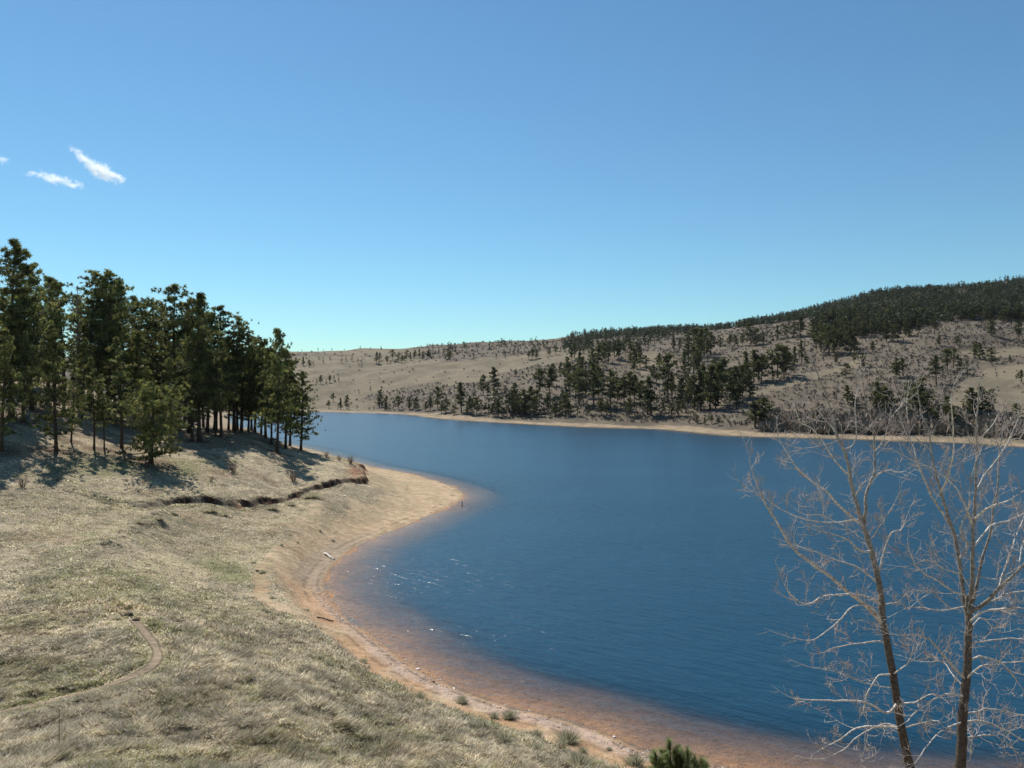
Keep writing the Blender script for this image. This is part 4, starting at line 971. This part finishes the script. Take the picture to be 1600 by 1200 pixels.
# pebbles at the water's edge (countless: stuff)
def pebbles():
    rg = np.random.default_rng(9); cell = (slice(None, -1), slice(None, -1)); sdc = SD[cell]
    w = (IMG_A ** .6) * np.exp(-((sdc - .55) / .55) ** 2) * (RG[cell] < 62) * (RG[cell] > 24) * (.15 + sstep(.45, .7, n1[cell]))
    cnt = 5200; x, y, z, bl = sample(w, cnt, rg)
    base = np.array([(1,0,0),(-1,0,0),(0,1,0),(0,-1,0),(0,0,1),(0,0,-1)], float)
    fc = np.array([(0,2,4),(2,1,4),(1,3,4),(3,0,4),(2,0,5),(1,2,5),(3,1,5),(0,3,5)])
    sz = .022 + .05 * rg.random(cnt) ** 3.2
    V = base[None] * sz[:, None, None] * rg.uniform(.7, 1.3, (cnt, 6, 1)) * np.array([1.3, 1, .55]); a = rg.random(cnt) * 6.28
    ca_, sa_ = np.cos(a)[:, None], np.sin(a)[:, None]; vx = V[:, :, 0] * ca_ - V[:, :, 1] * sa_; vy = V[:, :, 0] * sa_ + V[:, :, 1] * ca_
    V = np.stack([vx + x[:, None], vy + y[:, None], V[:, :, 2] + z[:, None] + sz[:, None] * .2], -1)
    Fc = (fc[None] + (np.arange(cnt) * 6)[:, None, None]).reshape(-1, 3)
    cs = np.array([(.46,.36,.30), (.36,.25,.19), (.55,.46,.40), (.28,.19,.14), (.62,.56,.50)])[rg.integers(0, 5, cnt)]
    tag(obj('pebbles', mesh_arrays('pebbles', V.reshape(-1, 3), Fc, False, np.repeat(cs, 6, 0), None, M_rock)), 'pinkish pebbles strewn along the near waterline', 'pebbles', None, 'stuff')
pebbles()

def rock_mesh(seed, col, sub=2):
    import bmesh
    bm = bmesh.new(); bmesh.ops.create_icosphere(bm, subdivisions=sub, radius=1); me = bpy.data.meshes.new('rock')
    for v in bm.verts:
        n_ = math.sin(v.co.x * 3.1 + seed) * .18 + math.sin(v.co.y * 4.3 + seed * 2) * .15 + math.sin(v.co.z * 5.2 + seed * 3) * .12
        v.co *= 1 + n_; v.co.z *= .7
    bm.to_mesh(me); bm.free(); me.materials.append(M_rock)
    a = me.color_attributes.new('Col', 'FLOAT_COLOR', 'POINT'); a.data.foreach_set('color', np.tile(np.array([*col, 1], np.float32), len(me.vertices))); return me
for (u, v, wp, col, sd_, nm, lb, cat) in [(201,964,20,(.055,.045,.035),1,'rock','dark rock at the head of the dirt footpath','rock'), (213,969,14,(.075,.055,.04),2,'rock','smaller dark rock right of the footpath head rock','rock'),
        (100,1095,5,(.8,.8,.78),3,'litter_scrap','tiny white scrap beside the footpath','litter'), (857,1195,7,(.8,.8,.78),4,'litter_scrap','white scrap in the grass at the bottom edge','litter'),
        (630,1036,6,(.62,.52,.48),5,'stone','pale stone at the waterline, first of the two upper ones','stone'), (652,1046,8,(.62,.52,.48),6,'stone','pale flat stone at the waterline, lower of the two','stone'), (676,1066,9,(.40,.26,.16),7,'stone','brown flat stone on the pebbly edge','stone'),
        (960,1152,7,(.66,.58,.55),8,'stone','pale stone at the waterline above the young pine','stone'), (127,889,9,(.10,.07,.05),9,'dung_pile','small dark pile in the middle of the meadow','pile'), (402,893,8,(.09,.065,.045),1,'rock','dark rock left of the sandy track','rock')]:
    p = hit(u, v, 15, 140); o = obj(nm, rock_mesh(sd_, col), None, p); s = wp * p[1] / F / 2.2; o.scale = (s, s * .8, s * .85); tag(o, lb, cat)
for k_, (u, v, wp, lb) in enumerate([(1548,466,16,'pale rock outcrop in the right forest, lower left of the group'), (1568,460,20,'largest pale rock outcrop in the forest near the right edge'), (1588,474,14,'small pale outcrop nearest the right edge, below the largest'), (1531,497,14,'pale rocks at the lower edge of the right forest'), (1466,462,9,'small pale rock high in the right forest'), (1560,512,12,'pale rock on the scrubby slope below the forest')]):
    p = hit(u, v, 200); o = obj('rock_outcrop', rock_mesh(20 + k_, (.30, .27, .24)), None, p); s = wp * p[1] / F / 2.2; o.scale = (s, s * .6, s * .38); o.rotation_euler = (.1, .2, k_); tag(o, lb, 'rock outcrop')
def log_obj(name, u0, v0, u1, v1, r, col, lb, cat, rmin=15, rmax=145, knob=True):
    a = hit(u0, v0, rmin, rmax); b = hit(u1, v1, rmin, rmax); L_ = b - a; G = Geo(); n_ = 9; t = np.linspace(0, 1, n_)
    P = np.stack([L_[0] * t, L_[1] * t, L_[2] * t + r * .8], 1); P[:, 2] += np.sin(t * 5) * r * .3; P[:, 0] += np.sin(t * 7) * r * .5
    G.tube(P, r * (1.1 - .4 * t) * (1 + .12 * np.sin(t * 21)), 9, col)
    if knob:
        q = P[3]; G.tube([q, q + np.array([.1, .2, 1]) * r * 2.4], [r * .4, r * .2], 6, col)
        q = P[6]; G.tube([q, q + np.array([.3, -.6, .6]) * r * 2.2], [r * .35, r * .15], 6, col)
    o = obj(name, G.mesh(name, M_wood), None, a); tag(o, lb, cat)
log_obj('driftwood_log', 507, 866, 522, 875, .10, (.62, .56, .50), 'pale driftwood log lying on the sand of the inner bay', 'log')
log_obj('stick', 495, 965, 521, 971, .045, (.08, .06, .05), 'thin dark stick at the inner edge of the orange shore', 'stick')
log_obj('stick', 262, 974, 288, 970, .04, (.07, .055, .045), 'dark stick lying in the meadow right of the footpath', 'stick')
log_obj('fallen_log', 61, 669, 84, 681, .16, (.20, .15, .12), 'fallen log on the slope among the left pines', 'log')
log_obj('fallen_log', 424, 686, 440, 690, .14, (.12, .085, .06), 'short dark log under the last pines of the grove', 'log')
def stake(u, v, vt, r, col, lb, water=False):
    p = np.array(px(u, v)) if water else hit(u, v, 15, 140)
    h = (CY - vt) / F * p[1] + H - p[2]; G = Geo()
    G.tube([(0, 0, -.4), (.01, 0, h * .5), (0, .01, h)], [r, r * .95, r * .85], 8, col); G.tube([(0, .01, h), (0, .01, h + r * .5)], [r * .8, r * .3], 8, np.array(col) * 1.2)
    o = obj('stake', G.mesh('stake', M_wood), None, p); tag(o, lb, 'stake')
stake(722, 790, 783, .06, (.10, .08, .07), 'dark post standing in the water off the sand spit tip', True)
stake(565, 1114, 1100, .014, (.05, .05, .045), 'thin dark stake in the grass, left of the two near the shore')
stake(670, 1148, 1134, .014, (.05, .05, .045), 'thin dark stake in the grass, right of the two near the shore')
stake(92, 1166, 1108, .010, (.10, .09, .06), 'tall thin stalk in the meadow near the bottom left')

# dead grey pine in the grove
rg5 = np.random.default_rng(55); G = Geo(); p = hit(121, 632, 60, 135); hh = (CY - 450) / F * p[1] + H - p[2]
e = empty('dead_tree', p); G.tube([(0, 0, -.2), (.1, 0, hh * .5), (0, 0, hh)], [.17, .11, .03], 7, (.24, .21, .19)); obj('trunk', G.mesh('trunk', M_wood), e)
G = Geo()
for i in range(60):
    t = rg5.uniform(.3, .98); a = rg5.random() * 6.283; twig_rec(G, np.array([0, 0, hh * t]), np.array([math.cos(a), math.sin(a), .25]), (1.1 - t) * 2.6 + .6, .03, 1, rg5, c3(.24, .21, .19), 0)
obj('branches', G.mesh('branches', M_twig), e); tag(e, 'dead grey bare tree among the green pines of the left grove', 'dead tree')

# ------------------------------------------------------------------ clouds (volumes)
def cloud(u, v, D, blobs, seed, lb):
    """blobs: (du, dv, half length px, half height px, tilt deg)"""
    k = D / F; loc = ((u - CX) * k, D, H + (CY - v) * k); V = []; Fs = []; G = Geo()
    import bmesh
    m, nt, nodes, L = new_mat('cloud_vapour_%d' % seed)
    out = N(nt, 'ShaderNodeOutputMaterial'); tc = N(nt, 'ShaderNodeTexCoord')
    nz = N(nt, 'ShaderNodeTexNoise'); nz.inputs['Scale'].default_value = .026; nz.inputs['Detail'].default_value = 8; nz.inputs['Roughness'].default_value = .75
    L.new(tc.outputs['Object'], nz.inputs['Vector'])
    sub = N(nt, 'ShaderNodeVectorMath', _operation='SUBTRACT'); L.new(nz.outputs['Color'], sub.inputs[0]); sub.inputs[1].default_value = (.5, .5, .5)
    sc = N(nt, 'ShaderNodeVectorMath', _operation='SCALE'); sc.inputs['Scale'].default_value = 90; L.new(sub.outputs[0], sc.inputs[0])
    ad = N(nt, 'ShaderNodeVectorMath', _operation='ADD'); L.new(tc.outputs['Object'], ad.inputs[0]); L.new(sc.outputs[0], ad.inputs[1])
    acc = None; ext = [1e9, -1e9, 1e9, -1e9]
    for du, dv, a, b, tilt in blobs:
        c = (du * k, 0, -dv * k); t = rad(tilt)
        s1 = N(nt, 'ShaderNodeVectorMath', _operation='SUBTRACT'); L.new(ad.outputs[0], s1.inputs[0]); s1.inputs[1].default_value = c
        ro = N(nt, 'ShaderNodeVectorRotate', _rotation_type='Y_AXIS'); ro.inputs['Angle'].default_value = -t; L.new(s1.outputs[0], ro.inputs['Vector'])
        dv_ = N(nt, 'ShaderNodeVectorMath', _operation='DIVIDE'); L.new(ro.outputs[0], dv_.inputs[0]); dv_.inputs[1].default_value = (a * k, (a + b) * .5 * k, b * k)
        ln = N(nt, 'ShaderNodeVectorMath', _operation='LENGTH'); L.new(dv_.outputs[0], ln.inputs[0])
        if acc is None: acc = ln.outputs['Value']
        else:
            mn = N(nt, 'ShaderNodeMath', _operation='MINIMUM'); L.new(acc, mn.inputs[0]); L.new(ln.outputs['Value'], mn.inputs[1]); acc = mn.outputs[0]
        e_ = max(a, b) * 1.25 + 8
        ext = [min(ext[0], du - e_), max(ext[1], du + e_), min(ext[2], dv - b - a * abs(math.sin(t)) - 9), max(ext[3], dv + b + a * abs(math.sin(t)) + 9)]
    n2 = N(nt, 'ShaderNodeTexNoise'); n2.inputs['Scale'].default_value = .03; n2.inputs['Detail'].default_value = 6; n2.inputs['Roughness'].default_value = .62; n2.inputs['Distortion'].default_value = .8
    L.new(tc.outputs['Object'], n2.inputs['Vector'])
    k1 = N(nt, 'ShaderNodeMath', _operation='MULTIPLY_ADD'); k1.inputs[1].default_value = 3.4; k1.inputs[2].default_value = -1.7 + .95; L.new(n2.outputs['Fac'], k1.inputs[0])
    k2 = N(nt, 'ShaderNodeMath', _operation='SUBTRACT'); L.new(k1.outputs[0], k2.inputs[0]); L.new(acc, k2.inputs[1])
    mr = N(nt, 'ShaderNodeMapRange'); mr.inputs['From Min'].default_value = 0; mr.inputs['From Max'].default_value = .9; mr.inputs['To Min'].default_value = 0; mr.inputs['To Max'].default_value = .032
    L.new(k2.outputs[0], mr.inputs['Value'])
    pv = N(nt, 'ShaderNodeVolumePrincipled'); pv.inputs['Color'].default_value = (1, 1, 1, 1); pv.inputs['Anisotropy'].default_value = .3
    L.new(mr.outputs[0], pv.inputs['Density']); L.new(pv.outputs[0], out.inputs['Volume'])
    bm = bmesh.new(); bmesh.ops.create_icosphere(bm, subdivisions=3, radius=1)
    cx_, cz_ = (ext[0] + ext[1]) / 2 * k, -(ext[2] + ext[3]) / 2 * k; sx, sz_ = (ext[1] - ext[0]) / 2 * k * 1.15, (ext[3] - ext[2]) / 2 * k * 1.2
    for vv in bm.verts: vv.co = (cx_ + vv.co.x * sx, vv.co.y * sz_ * 1.3, cz_ + vv.co.z * sz_)
    me = bpy.data.meshes.new('cloud'); bm.to_mesh(me); bm.free(); me.materials.append(m)
    o = obj('cloud', me, None, loc); tag(o, lb, 'cloud', 'small clouds at the left of the sky')
cloud(152, 262, 3600, [(8,6,30,11,30),(-18,-12,26,6,42),(28,14,18,6,20)], 1, 'brightest small white cloud, slanting, right of the three')
cloud(90, 282, 3600, [(-4,-3,26,6,12),(24,6,18,5,8),(-34,-10,18,2.5,4)], 2, 'flat wispy white cloud below and left of the slanting one')
cloud(6, 249, 3600, [(0,0,11,4,0)], 3, 'tiny faint cloud cut by the left edge of the sky')

# ------------------------------------------------------------------ haze
import bmesh
def haze():
    m, nt, nodes, L = new_mat('haze'); m.cycles.homogeneous_volume = True; out = N(nt, 'ShaderNodeOutputMaterial'); pv = N(nt, 'ShaderNodeVolumePrincipled')
    pv.inputs['Color'].default_value = (.80, .90, 1.0, 1); pv.inputs['Density'].default_value = HAZE_D; pv.inputs['Anisotropy'].default_value = .2
    L.new(pv.outputs[0], out.inputs['Volume'])
    zt = float(GZ.max()) + 25; zb = float(GZ.min()) - 1.5; bm = bmesh.new(); bmesh.ops.create_cube(bm, size=1)
    for v in bm.verts: v.co = (v.co.x * 3400, v.co.y * 3400, zb if v.co.z < 0 else zt)
    me = bpy.data.meshes.new('haze'); bm.to_mesh(me); bm.free(); me.materials.append(m); tag(obj('haze', me), kind='stuff', label='thin blue air over the lake and far hills', cat='haze')
HAZE_D = .00002
haze()

# ------------------------------------------------------------------ light, sky, camera
SUN_EL, SUN_AZ = 50.0, -31.0                       # azimuth measured from +Y towards +X
w = bpy.data.worlds.new('World'); S.world = w; w.use_nodes = True; nt = w.node_tree; nt.nodes.clear()
sky = nt.nodes.new('ShaderNodeTexSky'); sky.sky_type = 'NISHITA'; sky.sun_disc = False
sky.sun_elevation = rad(SUN_EL); sky.sun_rotation = rad(SUN_AZ); sky.altitude = 1900; sky.air_density = 1.33; sky.dust_density = .17; sky.ozone_density = 1.6
bg = nt.nodes.new('ShaderNodeBackground'); bg.inputs['Strength'].default_value = .082
hsv = nt.nodes.new('ShaderNodeVectorMath'); hsv.operation = 'MULTIPLY'; hsv.inputs[1].default_value = (.60, .895, .985)
out = nt.nodes.new('ShaderNodeOutputWorld'); nt.links.new(sky.outputs[0], hsv.inputs[0]); nt.links.new(hsv.outputs[0], bg.inputs['Color']); nt.links.new(bg.outputs[0], out.inputs[0])
sl = bpy.data.lights.new('sun', 'SUN'); sl.energy = 5.0; sl.angle = rad(.53); sl.color = (1, .95, .87)
so = bpy.data.objects.new('sun', sl); COL.objects.link(so)
from mathutils import Vector
sdv = Vector((math.cos(rad(SUN_EL)) * math.sin(rad(SUN_AZ)), math.cos(rad(SUN_EL)) * math.cos(rad(SUN_AZ)), math.sin(rad(SUN_EL))))
so.rotation_euler = sdv.to_track_quat('Z', 'Y').to_euler(); so.location = sdv * 300
cam = bpy.data.cameras.new('camera'); cam.sensor_width = 36; cam.lens = F / 1600 * 36; cam.clip_end = 9000; cam.clip_start = .1
co = bpy.data.objects.new('camera', cam); COL.objects.link(co); co.location = (0, 0, H); co.rotation_euler = (rad(90), 0, 0)
S.camera = co
S.view_settings.view_transform = 'Standard'; S.view_settings.look = 'None'; S.view_settings.exposure = .42; S.view_settings.gamma = 1
S.cycles.max_bounces = 6; S.cycles.transparent_max_bounces = 12; S.cycles.volume_bounces = 5; S.cycles.volume_step_rate = .35; S.cycles.max_bounces = 8; S.cycles.caustics_reflective = False; S.cycles.caustics_refractive = False
print('done', round(time.time() - T0, 1))
